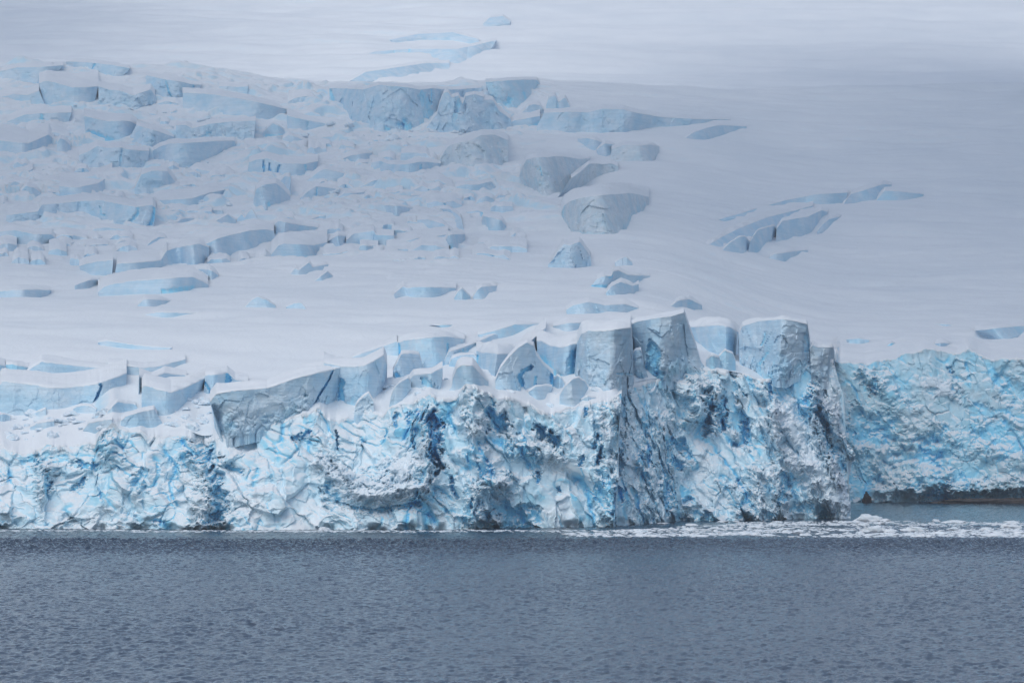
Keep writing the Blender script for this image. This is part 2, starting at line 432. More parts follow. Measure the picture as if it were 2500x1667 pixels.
        fa, e1, r1 = facet(P/(hmean*.9+1.0), 101+sd)
        D += a*(.08*fbm(P/(hmean*.7+1), 3, 103+sd)+.10*fa+.045*facet(P/(hmean*.3+.4), 104)[0]+.025*fbm(P/(hmean*.15+.3), 3, 105))
        BL = BL+.10*fbm(P/(hmean+2), 3, 107)
    if tuck:
        D += (tuck if tuck > .1 else 0)*(1-sstep(0, .42, v))**1.5
        wv = np.stack([fbm(P/5, 2, 171), fbm(P/5, 2, 172), fbm(P/5, 2, 173)], -1)
        k = 1-sstep(.15, .6, v+.25*fbm(P/9, 3, 174))
        D -= k*(1.2*(np.abs(perlin(P/3.3+wv*.3, 175))*2-.5)+.6*(np.abs(perlin(P/1.5, 176))*2-.5)+1.0*facet(P/4+wv, 177)[0])
        BL = BL+.25*k*sstep(-.1, .4, fbm(P/6, 3, 178))
    endfade = np.minimum(1, np.minimum(u, 1-u)*nc/2.5)[None, :] if style != 'cliff' else np.ones((1, nc))
    topf = 1-(.25 if style == 'cliff' else .55)*sstep(.75, 1, v)
    D = D*topf*(.35+.65*endfade)
    Pd = P.copy()
    Pd[..., 1] += D; Pd[..., 0] += s_of(pxg)*D*.9; Pd[..., 2] += D*(HZ-pyg)/F*.9      # pushed back along the sight line, roughly level
    if style == 'cliff':
        k = (1-sstep(.8, 1, v))*sstep(.0, .06, v)
        Pd[..., 2] += k*.55*noise*fbm(P/3.2, 3, 97); Pd[..., 0] += k*.8*noise*fbm(P/4, 3, 98)
    if lip:
        rise = perlin(np.stack([t[:, 0]*unit/(3.0 if style == 'cliff' else 13.0), t[:, 0]*0+3.3, t[:, 0]*0], 1), 55)*lip
        Pd[..., 2] += (v**6)*rise[None, :]
    else:
        rise = np.zeros(nc)
    ptop = Pd[-1]
    # back edge of the top
    tr = (tread if tread is not None else 6+.45*(b[:, 1]-t[:, 1]).mean()/FR[fr][2])*FR[fr][2]
    pyb = t[:, 1]-tr
    Yk = hit(t[:, 0], pyb, Y0 if Y0 is not None else None) if Yb is None or d_max > 200 else ptop[:, 1]+d_max
    Yk = np.clip(Yk, ptop[:, 1]+d_min, ptop[:, 1]+d_max)
    zk = z_of(pyb, Yk)
    zk = np.maximum(zk, ptop[:, 2]+.02*(Yk-ptop[:, 1]))
    if Yb is not None: zk = base_z(s_of(t[:, 0]), Yk)-.6
    pb = np.stack([s_of(t[:, 0])*Yk, Yk, zk], 1)
    # body: closed loop of rows
    rows = [np.stack([Pd[0][:, 0], Pd[0][:, 1], Pd[0][:, 2]-drop], 1)]+[r for r in Pd]
    bl = [BL[0]]+[r for r in BL]; di = [DI[0]]+[r for r in DI]
    ct = cap_thick if cap else 0.0
    for f in (.15, .6, 1.0):
        q = ptop*(1-f)+pb*f; q = q+np.array((0, 0, -ct*1.2 if f < 1 else -ct*1.2-.6)); rows.append(q); bl.append(BL[-1]*0); di.append(DI[-1]*0)
    rows.append(np.stack([pb[:, 0], pb[:, 1], np.minimum(Pd[0][:, 2]-drop, pb[:, 2]-2)], 1)); bl.append(BL[-1]*0); di.append(DI[-1]*0)
    V = np.concatenate(rows); nr = len(rows)
    fs = [grid_faces(nr, nc, wrap=True)]
    cL = np.array(rows)[:, 0].mean(0); cR = np.array(rows)[:, -1].mean(0)
    iL, iR = len(V), len(V)+1; V = np.concatenate([V, [cL, cR]])
    r = np.arange(nr); r2 = (r+1) % nr
    fs.append(np.stack([np.full(nr, iL), r*nc, r2*nc], 1)); fs.append(np.stack([np.full(nr, iR), r2*nc+nc-1, r*nc+nc-1], 1))
    org = np.array([Pd[0][:, 0].mean(), (Pd[0][:, 1].mean()+pb[:, 1].mean())/2, Pd[0][:, 2].min()])
    sn = np.concatenate([sw[0]]+[r for r in sw]+[sw[0]*0]*4+[[0, 0]])
    at = {'blue': np.concatenate(bl+[[0, 0]]), 'dirt': np.concatenate(di+[[0, 0]]), 'snow': sn}
    o = bpy.data.objects.new(name, None); col.objects.link(o); o.location = org; o.empty_display_size = 2
    tag(o, label, cat, group, 'thing')
    bo = mesh_obj('ice_body', V, fs, mat or M_ICE, True, o, org, at)
    bo.data.set_sharp_from_angle(angle=R(22 if style != 'cliff' else 32))
    if cap:
        nt_ = int(np.clip(np.median(Yk-ptop[:, 1])/2.5, 5, 26)) if Yb is None else 44
        thick = np.clip(ct*(1+.8*perlin(np.stack([ptop[:, 0]/2.2, ptop[:, 1]*0, ptop[:, 2]/2.2], 1), 51)), .12, None)
        thin = np.minimum(1, hm/1.5)
        fwd = .05+.12*perlin(np.stack([ptop[:, 0]/1.7, ptop[:, 1]*0+7, ptop[:, 2]], 1), 52)
        rows = []
        for (f, dz) in ((-.1, -1.0), (1.0, -.75), (1.1, -.35), (.55, 0.05)):
            q = ptop.copy(); q[:, 1] -= fwd*f*thin; q[:, 2] += thick*dz*thin; rows.append(q)
        for f in (np.linspace(0, 1, nt_)[1:]**(1.0 if Yb is None else 1.6)):
            q = ptop*(1-f)+pb*f
            n = .05*np.clip(Yk-ptop[:, 1], 0, 30)*perlin(np.stack([q[:, 0]/14, q[:, 1]/9, q[:, 2]*0+sd], 1), 53)+.12*fbm(np.stack([q[:, 0]/3, q[:, 1]/3, q[:, 2]*0], 1), 2, 54)
            sag = .03*np.clip(Yk-ptop[:, 1], 0, 40)*math.sin(math.pi*f)
            if Yb is not None:
                d = q[:, 1]-ptop[:, 1]; off = ptop[:, 2]-base_z(s_of(t[:, 0]), ptop[:, 1])
                q[:, 2] = ground_z(q[:, 0], q[:, 1])+off*np.exp(-d/6)+.35*(1-f)-1.2*f*f+.4*np.exp(-d/12)*perlin(np.stack([q[:, 0]/5, q[:, 1]/4, 0*d], 1), 57)
            else: q[:, 2] += n*min(1, 6*f*(1.0001-f))+sag
            rows.append(q)
        q = pb.copy(); q[:, 1] += 3; q[:, 2] -= 4; rows.append(q)
        Vc = np.concatenate(rows)
        mesh_obj('snow_cap', Vc, [grid_faces(len(rows), nc)], M_CAP, True, o, org)
    return o
def hash_name(s):
    h = 0
    for ch in s: h = (h*131+ord(ch)) % 1000003
    return h

# ------------------------------------------------------------------ water, snow slope, mountain
pc = np.arange(-300, 2801, 4.0)
Yw = np.concatenate([np.arange(240, 830, .62), np.arange(830, 1260, 2.0)])
Yg = np.repeat(Yw[:, None], len(pc), 1); Xg = s_of(pc)[None, :]*Yg
P = np.stack([Xg, Yg, 0*Xg], -1)
cr, sr = math.cos(.25), math.sin(.25); P = np.stack([P[..., 0]*cr-P[..., 1]*sr, P[..., 0]*sr+P[..., 1]*cr, P[..., 2]], -1)
gust = .92+.22*fbm(P*np.array((1/70, 1/140, 1)), 3, 301)
Zg = gust*(1+2.2*sstep(590, 700, Yg)*(1-.9*sstep(700, 728, Yg)))*(.25*fbm(P*np.array((1/1.35, 1/2.1, 1)), 3, 303)+.09*perlin(P*np.array((1/4.5, 1/4.0, 1)), 305)+.03*perlin(P*np.array((1/22, 1/13, 1)), 306))
nr = len(Yw)
Vw = np.stack([Xg, Yg, Zg], -1).reshape(-1, 3); fw = grid_faces(nr, len(pc))
n = 30; XX, YY = np.meshgrid(np.linspace(-3000, 3000, n), np.linspace(-800, 4500, n))
Vs = np.stack([XX.ravel(), YY.ravel(), 0*XX.ravel()-.6], 1)
mesh_obj('water', np.concatenate([Vw, Vs]), [fw, grid_faces(n, n, len(Vw))], M_WATER)['kind'] = 'structure'

pc = np.arange(-330, 2831, 4.0)
ye = np.interp(pc, _pp, _ey)+5
w = np.concatenate([np.linspace(0, 1, 170)])
Yn = ye[None, :]+(1260-ye[None, :])*w[:, None]
Yf = np.concatenate([np.arange(1262.5, 2215, 2.1), np.arange(2215, 2345, 10)])
Yg = np.concatenate([Yn, np.repeat(Yf[:, None], len(pc), 1)]); nrw = len(Yg)
Xg = s_of(pc)[None, :]*Yg
Zg = ground_z(Xg, Yg)
mesh_obj('snow_slope', np.stack([Xg, Yg, Zg], -1).reshape(-1, 3), [grid_faces(nrw, len(pc))], M_SNOW)['kind'] = 'structure'
pc = np.arange(-500, 3001, 10.0); nrw = 330
Yg = np.repeat(np.linspace(2300, 4900, nrw)[:, None], len(pc), 1); Xg = s_of(pc)[None, :]*Yg
P = np.stack([Xg, Yg, 0*Xg], -1)
rough = 1-sstep(900, 1500, pc)[None, :]
Zg = base_z(s_of(pc)[None, :]+0*Yg, Yg)+9*fbm(P*np.array((1/420, 1/210, 1)), 3, 201)+rough*(5*fbm(P*np.array((1/160, 1/50, 1)), 4, 203))+.6*fbm(P/25, 3, 204)
mesh_obj('mountain', np.stack([Xg, Yg, Zg], -1).reshape(-1, 3), [grid_faces(nrw, len(pc))], M_FAR)['kind'] = 'structure'

# ------------------------------------------------------------------ unseen clouds added above the frame to shade the snow, sunny gap between
def shade_cloud(cx, cy, cz, rx, ry, rz, dens):
    m, nt, b = new_mat('shade_cloud'); nt.nodes.remove(b); out = [x for x in nt.nodes if x.type == 'OUTPUT_MATERIAL'][0]
    tr = nd(nt, 'ShaderNodeBsdfTransparent'); tl = nd(nt, 'ShaderNodeBsdfTranslucent'); df = nd(nt, 'ShaderNodeBsdfDiffuse'); ad = nd(nt, 'ShaderNodeMixShader'); mx = nd(nt, 'ShaderNodeMixShader')
    tl.inputs[0].default_value = (.9, .92, .95, 1); df.inputs[0].default_value = (.9, .92, .95, 1)
    nt.links.new(tl.outputs[0], ad.inputs[1]); nt.links.new(df.outputs[0], ad.inputs[2])
    g = nd(nt, 'ShaderNodeNewGeometry'); mp = nd(nt, 'ShaderNodeVectorMath', operation='SUBTRACT'); mp.inputs[1].default_value = (cx, cy, cz)
    dv = nd(nt, 'ShaderNodeVectorMath', operation='DIVIDE'); dv.inputs[1].default_value = (rx, ry, rz*50)
    ln = nd(nt, 'ShaderNodeVectorMath', operation='LENGTH')
    nt.links.new(g.outputs['Position'], mp.inputs[0]); nt.links.new(mp.outputs[0], dv.inputs[0]); nt.links.new(dv.outputs[0], ln.inputs[0])
    n = noise_tex(nt, mapped(nt, (.004, .004, .004)), 1.0, 5)
    q = math_n(nt, 'ADD', ln.outputs['Value'], math_n(nt, 'MULTIPLY', math_n(nt, 'SUBTRACT', n, .5), .5))
    mr = nd(nt, 'ShaderNodeMapRange'); mr.interpolation_type = 'SMOOTHSTEP'
    mr.inputs[1].default_value = .98; mr.inputs[2].default_value = .35; mr.inputs[3].default_value = 0; mr.inputs[4].default_value = dens
    nt.links.new(q, mr.inputs[0]); nt.links.new(mr.outputs[0], mx.inputs[0]); nt.links.new(tr.outputs[0], mx.inputs[1]); nt.links.new(ad.outputs[0], mx.inputs[2])
    nt.links.new(mx.outputs[0], out.inputs[0])
    nu, nv = 96, 24
    th = np.linspace(0, 2*np.pi, nu+1)[None, :-1]; ph = np.linspace(.02, np.pi-.02, nv)[:, None]
    D = np.stack([np.sin(ph)*np.cos(th), np.sin(ph)*np.sin(th), np.cos(ph)+0*th], -1)
    r = 1+.22*fbm(D*2.2+cx*.01, 4, 401)
    V = (D*r[..., None]*np.array((rx, ry, rz))).reshape(-1, 3)+np.array((cx, cy, cz))
    idx = np.arange(nu*nv).reshape(nv, nu); idx = np.concatenate([idx, idx[:, :1]], 1)
    f = np.stack([idx[:-1, :-1], idx[:-1, 1:], idx[1:, 1:], idx[1:, :-1]], -1).reshape(-1, 4)
    mesh_obj('shade_cloud', V, [f], m)['kind'] = 'stuff'
def shade(gx, gy, gz, cz, rx, ry, dens):
    k = (cz-gz)/sdir.z; shade_cloud(gx+sdir.x*k, gy+sdir.y*k, cz, rx, ry, 55, dens)
shade(530, 2300, 250, 1080, 490, 2000, .68)
shade(-280, 1680, 160, 1010, 950, 980, .5)
shade(-750, 3750, 420, 1060, 500, 1300, .42)


# ------------------------------------------------------------------ the calving front
ST1 = [('cut', 'C1', [(1530, 800), (1600, 950), (1640, 1100), (1690, 1250), (1660, 1390)], 75, 7, .75),
       ('cut', 'C1', [(1660, 1380), (1640, 1420)], 60, 5, .9),
       ('pit', 'C1', [(340, 930), (440, 950)], 110, 6, .55), ('pit', 'C1', [(1080, 1060), (1060, 1130)], 60, 5, .45),
       ('cut', 'C1', [(600, 960), (640, 1000), (730, 1000)], 26, 3, .8), ('cut', 'C1', [(560, 1170), (640, 1100)], 26, 3, .7),
       ('cut', 'C1', [(370, 1150), (400, 1125)], 18, 3, .9), ('cut', 'C1', [(1760, 1000), (1830, 1030)], 40, 3, .9),
       ('ridge', 'C1', [(1470, 880), (1560, 1010), (1590, 1100), (1570, 1250), (1560, 1450)], 70, -5, 0),
       ('ridge', 'C1', [(340, 1000), (320, 1100), (330, 1170)], 60, -4, 0), ('ridge', 'C1', [(780, 780), (830, 880)], 80, -3, 0),
       ('cut', 'C2', [(1745, 600), (1755, 720), (1760, 860), (1790, 1000)], 55, 9, .8), ('cut', 'C2', [(1750, 900), (1800, 990)], 55, 4, 1.0),
       ('cut', 'C2', [(670, 790), (760, 760), (800, 735)], 20, 4, .9), ('cut', 'C2', [(1005, 720), (1010, 800), (1022, 880)], 12, 5, .8),
       ('cut', 'C2', [(970, 960), (1040, 1060), (1110, 1150)], 14, 4, .8), ('cut', 'C2', [(1470, 600), (1450, 680)], 22, 4, .8),
       ('cut', 'C2', [(1570, 600), (1560, 660)], 26, 3, .7), ('cut', 'C2', [(1600, 760), (1610, 860)], 14, 4, .8),
       ('snow', 'C2', [(1150, 1160), (1330, 1190), (1500, 1130), (1600, 1150)], 95, -6, 0), ('snow', 'C2', [(900, 960), (1080, 1120)], 60, -3, 0),
       ('snow', 'C2', [(1400, 1010), (1560, 960)], 80, -1.5, 0),
       ('cut', 'C2', [(1020, 1270), (1130, 1315), (1330, 1335), (1460, 1310), (1640, 1275)], 22, 4, .7),
       ('pit', 'C2', [(950, 1180), (990, 1270)], 75, 6, .6),
       ('ridge', 'C2', [(1640, 600), (1690, 740), (1690, 950), (1700, 1120), (1660, 1220)], 55, -6, 0),
       ('ridge', 'C3', [(430, 600), (420, 760), (440, 900), (460, 1060)], 70, -4, 0),
       ('cut', 'C3', [(570, 760), (600, 840)], 75, 8, .95), ('cut', 'C3', [(850, 830), (920, 880), (980, 925)], 42, 9, 1.0),
       ('cut', 'C3', [(1165, 680), (1160, 740)], 15, 4, .9), ('cut', 'C3', [(1265, 950), (1240, 1060)], 14, 6, 1.0), ('cut', 'C3', [(1250, 880), (1225, 940)], 20, 5, .8),
       ('cut', 'C3', [(275, 1150), (280, 1220), (315, 1280)], 15, 4, .9), ('cut', 'C3', [(850, 1120), (850, 1180)], 14, 4, .9),
       ('cut', 'C3', [(1140, 1010), (1120, 1070)], 16, 3, .7), ('cut', 'C3', [(990, 1210), (990, 1240)], 14, 3, .9), ('cut', 'C3', [(405, 1290), (400, 1350)], 10, 3, .8),
       ('pit', 'C3', [(580, 1330), (700, 1400), (760, 1460)], 110, 9, .45), ('pit', 'C3', [(520, 1400), (500, 1480)], 60, 9, .2),
       ('pit', 'C3', [(810, 1020), (830, 1080)], 60, 4, .5), ('pit', 'C3', [(390, 1370), (370, 1470)], 40, 3, .1),
       ('ridge', 'C3', [(540, 1180), (640, 1190)], 60, -6, 0), ('ridge', 'C3', [(1330, 700), (1290, 900), (1320, 1100), (1330, 1440)], 60, -5, 0),
       ('ridge', 'C3', [(700, 950), (860, 960), (960, 1000)], 60, -4, 0), ('ridge', 'C3', [(430, 1200), (430, 1460)], 40, -4, 0)]
wl = [(-120, 1290), (0, 1290), (500, 1293), (1000, 1293), (1200, 1291), (1340, 1288), (1497, 1285)]
slab('ice_cliff', 'longest crumbling blue ice cliff, rising straight from the sea below the tilted slabs', 'ice cliff', 'P', EDGE, wl,
     Yb=lambda p: ybase1(p), lean=lean1, res=2.0, noise=.88, d_max=60, strokes=ST1, mat=M_CLIFF, by_x=True, style='cliff', drop=5, cap_thick=.8, lip=.8)
ST2 = [('cut', 'C4', [(40, 560), (30, 800), (10, 1100)], 60, 6, .2),
       ('ridge', 'C4', [(400, 540), (560, 560), (600, 600), (560, 720)], 70, -7, 0), ('ridge', 'C4', [(340, 800), (250, 1000), (290, 1250), (300, 1440)], 90, -5, 0),
       ('cut', 'C4', [(610, 570), (640, 700), (610, 860)], 32, 7, .7), ('ridge', 'C4', [(680, 560), (690, 700), (660, 850)], 30, -4, 0),
       ('cut', 'C4', [(760, 520), (760, 700), (830, 800), (860, 890)], 75, 7, .55), ('cut', 'C4', [(720, 640), (730, 820)], 28, 4, .9), ('cut', 'C4', [(860, 790), (860, 900)], 25, 4, .95),
       ('ridge', 'C4', [(960, 560), (1040, 690), (1070, 850), (1090, 1000), (1080, 1200), (1080, 1390)], 50, -4.5, 0),
       ('cut', 'C4', [(1120, 1150), (1110, 1300)], 40, 4, .8),
       ('snow', 'C4', [(1130, 760), (1230, 940), (1350, 1080), (1480, 1240), (1530, 1340)], 115, -4, 0), ('snow', 'C4', [(1330, 1160), (1440, 1260), (1530, 1350)], 120, -4, 0), ('snow', 'C4', [(1340, 620), (1450, 720)], 45, -3, 0),
       ('pit', 'C4', [(1150, 1180), (1230, 1210)], 60, 3, .7),
       ('ridge', 'C4', [(1320, 560), (1290, 680), (1360, 860), (1420, 1020), (1480, 1190)], 34, -6, 0),
       ('cut', 'C4', [(1345, 700), (1390, 800), (1400, 900), (1430, 1000)], 34, 8, 1.0),
       ('cut', 'C4', [(1460, 960), (1500, 1080)], 45, 4, .7), ('ridge', 'C4', [(1400, 700), (1470, 860), (1580, 1000)], 32, -5, 0),
       ('cut', 'C4', [(440, 920), (470, 990)], 45, 5, .8), ('cut', 'C4', [(390, 1040), (440, 1080)], 36, 4, .8), ('cut', 'C4', [(210, 1010), (240, 1060)], 26, 4, .7),
       ('cut', 'C4', [(1025, 520), (1030, 610)], 14, 6, .9), ('cut', 'C4', [(850, 600), (870, 610)], 16, 4, .8),
       ('pit', 'C4', [(500, 1380), (600, 1420)], 75, 9, .1), ('pit', 'C4', [(470, 1420), (480, 1440)], 40, 7, .1), ('pit', 'C4', [(860, 1410), (900, 1440)], 45, 8, .1),
       ('pit', 'C4', [(1000, 1400), (1060, 1410)], 36, 6, .2), ('pit', 'C4', [(1390, 1370), (1400, 1430)], 58, 9, .2), ('pit', 'C4', [(1180, 1360), (1280, 1350)], 40, 5, .5),
       ('pit', 'C4', [(340, 1180), (380, 1350)], 40, 5, .7), ('cut', 'C4', [(40, 1230), (45, 1290)], 20, 4, .8),
       ('ridge', 'C4', [(930, 1130), (960, 1400)], 50, -4, 0), ('ridge', 'C4', [(800, 1240), (830, 1420)], 45, -4, 0)]
slab('ice_cliff', 'steep ice buttress under the tallest towers, its snowy foot pointing at the inlet', 'ice cliff', 'P', EDGE2,
     [(1485, 1286), (1520, 1283), (1665, 1272), (1800, 1271), (1890, 1269), (1995, 1266), (2075, 1263)],
     Yb=lambda p: ybase2(p), lean=lambda p: np.interp(p, [1485, 1600, 2036], [26, 26, 14]), res=2.0, noise=.85, d_max=190, strokes=ST2, mat=M_CLIFF, by_x=True,
     style='cliff', drop=5, cap_thick=.8, lip=.8, right=[(1430, 300), (1450, 400), (1500, 560), (1520, 640), (1510, 780), (1530, 900), (1588, 1000), (1560, 1100), (1535, 1190), (1548, 1260), (1565, 1360), (1555, 1420)])
ST3 = [('ridge', 'C5', [(700, 520), (830, 620), (900, 760), (1100, 820), (1300, 900), (1622, 1000)], 70, -2.5, 0), ('snow', 'C5', [(1000, 480), (1150, 530)], 60, -2, 0),
       ('pit', 'C5', [(560, 760), (700, 850)], 130, 9, .5), ('pit', 'C5', [(800, 960), (960, 980)], 160, 10, .75), ('pit', 'C5', [(520, 1020), (560, 1160)], 110, 7, .6),
       ('pit', 'C5', [(1300, 660), (1380, 680)], 60, 4, .4), ('cut', 'C5', [(620, 540), (640, 460)], 26, 5, .9), ('pit', 'C5', [(1100, 800), (1050, 820)], 60, 4, .7),
       ('pit', 'C5', [(1450, 800), (1560, 900)], 130, 5, .1), ('pit', 'C5', [(1500, 480), (1622, 520)], 120, 5, .3),
       ('cut', 'C5', [(960, 1240), (1200, 1225), (1622, 1215)], 38, 10, 0), ('ridge', 'C5', [(700, 1180), (960, 1120), (1100, 1080)], 70, -5, .45),
       ('ridge', 'C5', [(1150, 1180), (1622, 1140)], 50, -5, 0), ('cut', 'C5', [(1130, 370), (1140, 400)], 18, 4, .8), ('ridge', 'C5', [(560, 400), (640, 480)], 40, -4, 0)]
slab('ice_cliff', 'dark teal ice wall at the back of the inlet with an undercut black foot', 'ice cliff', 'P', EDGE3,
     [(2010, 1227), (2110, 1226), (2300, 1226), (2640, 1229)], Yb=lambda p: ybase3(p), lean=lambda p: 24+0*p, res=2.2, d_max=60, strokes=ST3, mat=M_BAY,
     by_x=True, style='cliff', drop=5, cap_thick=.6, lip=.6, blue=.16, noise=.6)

# ------------------------------------------------------------------ seracs and blocks along the front
G1 = 'seracs along the glacier front'
def front(name, label, cat, fr, T, B, **k):
    k.setdefault('res', 2.0); k.setdefault('d_max', 45); k['noise'] = k.get('noise', .8)*1.5
    return slab(name, label, cat, fr, T, B, group=G1, **k)
front('ice_slab', 'huge grey tilted slab with a pointed prow overhanging the sea cliff', 'ice slab', 'C2',
      [(40, 500), (90, 437), (250, 415), (480, 398), (700, 320), (950, 260), (1050, 238), (1068, 290)],
      [(135, 810), (200, 790), (400, 745), (600, 695), (700, 645), (820, 590), (940, 560), (1020, 540)], tread=60, yo=-1.5, lean=-.05, tuck=.05, drop=2.5, dy=[0, -2, -1, 1, 3, 5, 8, 12], dirt=.18, noise=.55,
      strokes=[('cut', 'C2', [(985, 255), (940, 350), (870, 460), (815, 590)], 9, 5, 1.0), ('pit', 'C2', [(770, 455), (780, 462)], 14, 1.5, .5),
               ('pit', 'C2', [(60, 560), (100, 660), (120, 780)], 60, 4, 0)])
front('ice_slab', 'broad snow-topped slab split by one blue vertical crack', 'ice slab', 'C1',
      [(0, 372), (20, 345), (200, 365), (400, 395), (500, 395), (640, 382), (750, 362), (860, 325), (970, 285)],
      [(-20, 590), (150, 605), (350, 582), (550, 548), (700, 532), (790, 500), (880, 455), (960, 420)], tread=110, dy=[3, 0, 0, 0, 1, 2, 4, 8, 12], noise=.4, d_max=60,
      strokes=[('cut', 'C1', [(750, 315), (775, 390), (745, 460), (710, 535)], 11, 6, 1.0)])
front('ice_block', 'long pale ledge just behind the cracked slab', 'ice block', 'C1', [(160, 315), (240, 240), (320, 197), (480, 215), (640, 232), (830, 248)],
      [(170, 330), (260, 345), (400, 330), (600, 290), (700, 270), (820, 260)], tread=40, noise=.4)
front('ice_block', 'deep blue ice face in the gap at the frame edge', 'ice block', 'C1', [(45, 215), (130, 220), (240, 240)], [(40, 345), (110, 345), (180, 310)], tread=30, noise=.3, blue=.35)
front('ice_block', 'thin snow-topped block cut off by the frame, beside the deep blue gap', 'ice block', 'C1', [(-120, 200), (-40, 205), (42, 225), (50, 260)], [(-120, 400), (-40, 390), (30, 360), (45, 335)], tread=40, noise=.3)
front('ice_ledge', 'curved blue crevasse lip above the cracked slab and the boxy block', 'ice ledge', 'C1', [(830, 212), (950, 225), (1100, 242), (1200, 235), (1300, 210), (1420, 178)],
      [(840, 262), (950, 285), (1100, 295), (1250, 262), (1350, 225), (1420, 190)], tread=40, noise=.4, blue=.12)
front('ice_block', 'boxy snow-topped block with two square corners and a narrow blue slot at its side', 'ice block', 'C1',
      [(1085, 390), (1110, 375), (1200, 405), (1310, 432), (1400, 400), (1500, 355), (1570, 320)], [(1085, 570), (1130, 600), (1250, 655), (1330, 612), (1400, 570), (1470, 510), (1530, 465)],
      tread=85, dy=[3, 0, 0, 0, 3, 7, 10], noise=.35, blue=.05)
front('ice_block', 'low shoulder of snowy ice rising behind the boxy block', 'ice block', 'C1', [(1065, 305), (1160, 320), (1260, 280), (1340, 290), (1430, 300)], [(1060, 470), (1080, 420), (1200, 380), (1330, 330), (1430, 310)], tread=40, noise=.4)
front('ice_block', 'pale block split by a bright blue wedge behind the prow', 'ice block', 'C1', [(1570, 300), (1650, 295), (1740, 278), (1800, 330), (1900, 345)], [(1560, 440), (1610, 475), (1680, 420), (1740, 405), (1880, 370)], tread=50, noise=.4,
      strokes=[('cut', 'C1', [(1748, 280), (1752, 330), (1725, 405)], 22, 5, 1.0), ('cut', 'C1', [(1570, 360), (1610, 420), (1605, 470)], 12, 4, 1.0)])
front('ice_block', 'low trapezoid block with a smooth snow roof sitting on the cliff rim', 'ice block', 'C1', [(925, 645), (965, 612), (1080, 580), (1180, 560), (1205, 600)], [(925, 705), (1000, 715), (1100, 722), (1200, 728), (1258, 692)], tread=25, noise=.35, d_max=16)
front('ice_block', 'sloping grey block half sunk in rubble snow below the boxy block', 'ice block', 'C1', [(635, 722), (680, 662), (770, 645), (860, 635)], [(640, 750), (720, 765), (790, 730), (850, 690)], tread=20, noise=.5, d_max=14)
front('ice_block', 'small leaning slab in the snow chute between the slab and the boxy block', 'ice block', 'C1', [(825, 570), (900, 505), (970, 512), (1040, 525)], [(820, 615), (940, 610), (1000, 595), (1060, 575)], tread=20, noise=.5, d_max=14)
front('ice_block', 'flat low step of ice poking from the snow under the cracked slab', 'ice block', 'C1', [(230, 695), (300, 660), (415, 648)], [(232, 722), (330, 718), (415, 695)], tread=14, noise=.5, d_max=10)
front('ice_block', 'tiny shark-fin chip of ice under the cracked slab', 'ice block', 'C1', [(235, 600), (350, 553), (353, 575)], [(240, 612), (300, 612), (352, 606)], tread=8, noise=.5, d_max=6)
front('ice_block', 'low lump of snowy ice at the frame edge below the cracked slab', 'ice block', 'C1', [(-30, 600), (30, 595), (75, 610)], [(-30, 640), (30, 640), (75, 630)], tread=10, noise=.5, d_max=8)
front('ice_block', 'rounded hump of snow-covered ice against the foot of the cracked slab', 'ice block', 'C1', [(560, 555), (620, 530), (700, 535), (740, 560)], [(560, 580), (640, 588), (735, 570)], tread=14, noise=.6, d_max=9)
front('serac', 'grey pointed serac on the cliff rim beside the trapezoid block', 'serac', 'C1', [(755, 790), (810, 715), (860, 658), (890, 680), (918, 725)], [(745, 860), (800, 880), (870, 870), (920, 800)], tread=8, noise=.9, d_max=9, dirt=.6, cap=False, yo=-1.5, mat=M_DIRTY)
front('serac', 'fluted block with a bright blue cleft, right behind the huge grey slab', 'serac', 'C2',
      [(910, 200), (1050, 230), (1140, 232), (1220, 225), (1290, 190), (1370, 145), (1395, 215)], [(1000, 545), (1040, 548), (1110, 548), (1180, 540), (1240, 530), (1310, 510), (1345, 480)],
      tread=55, dy=[6, 2, 0, 0, 2, 4, 9], noise=.35, strokes=[('cut', 'C2', [(1045, 350), (1040, 440), (1055, 545)], 30, 5, .85), ('cut', 'C2', [(1290, 200), (1340, 330), (1370, 380)], 14, 2, .1),
      ('pit', 'C2', [(1110, 540), (1160, 500)], 50, 1, .5)])
front('serac', 'smooth leaning slab of ice like a sail beside the fluted block', 'serac', 'C2', [(1425, 460), (1450, 400), (1490, 355), (1560, 318), (1580, 375)], [(1408, 565), (1440, 560), (1480, 540), (1530, 490), (1565, 430)], tread=12, noise=.35, d_max=10)
front('ice_block', 'knobbly pinnacle of snowy ice on the rim below the fluted block', 'ice block', 'C2', [(1150, 545), (1165, 510), (1215, 460), (1255, 435), (1290, 495)], [(1142, 620), (1180, 640), (1225, 640), (1265, 620), (1295, 590)], tread=10, noise=1.2, d_max=9)
front('ice_block', 'squarish block with a rounded snow cushion standing before the pale blue wall', 'ice block', 'C2', [(1440, 260), (1480, 185), (1505, 140), (1570, 133), (1640, 140), (1660, 200)], [(1460, 315), (1510, 310), (1560, 295), (1620, 280), (1662, 275)], tread=20, noise=.8, d_max=14,
      strokes=[('cut', 'C2', [(1600, 278), (1660, 272)], 10, 2, .9), ('cut', 'C2', [(1465, 290), (1480, 310)], 16, 2, .9)])
front('ice_block', 'small rounded tooth of ice before the pale blue wall', 'ice block', 'C2', [(1672, 215), (1690, 170), (1725, 152), (1800, 150), (1805, 185)], [(1672, 240), (1730, 225), (1770, 215), (1806, 212)], tread=12, noise=.6, d_max=10)
front('ice_block', 'flat-topped block leaning on the arch-backed serac', 'ice block', 'C2', [(1870, 215), (1890, 170), (1960, 145), (2060, 138), (2085, 170)], [(1870, 235), (1930, 240), (2010, 235), (2085, 235)], tread=14, noise=.6, d_max=10)
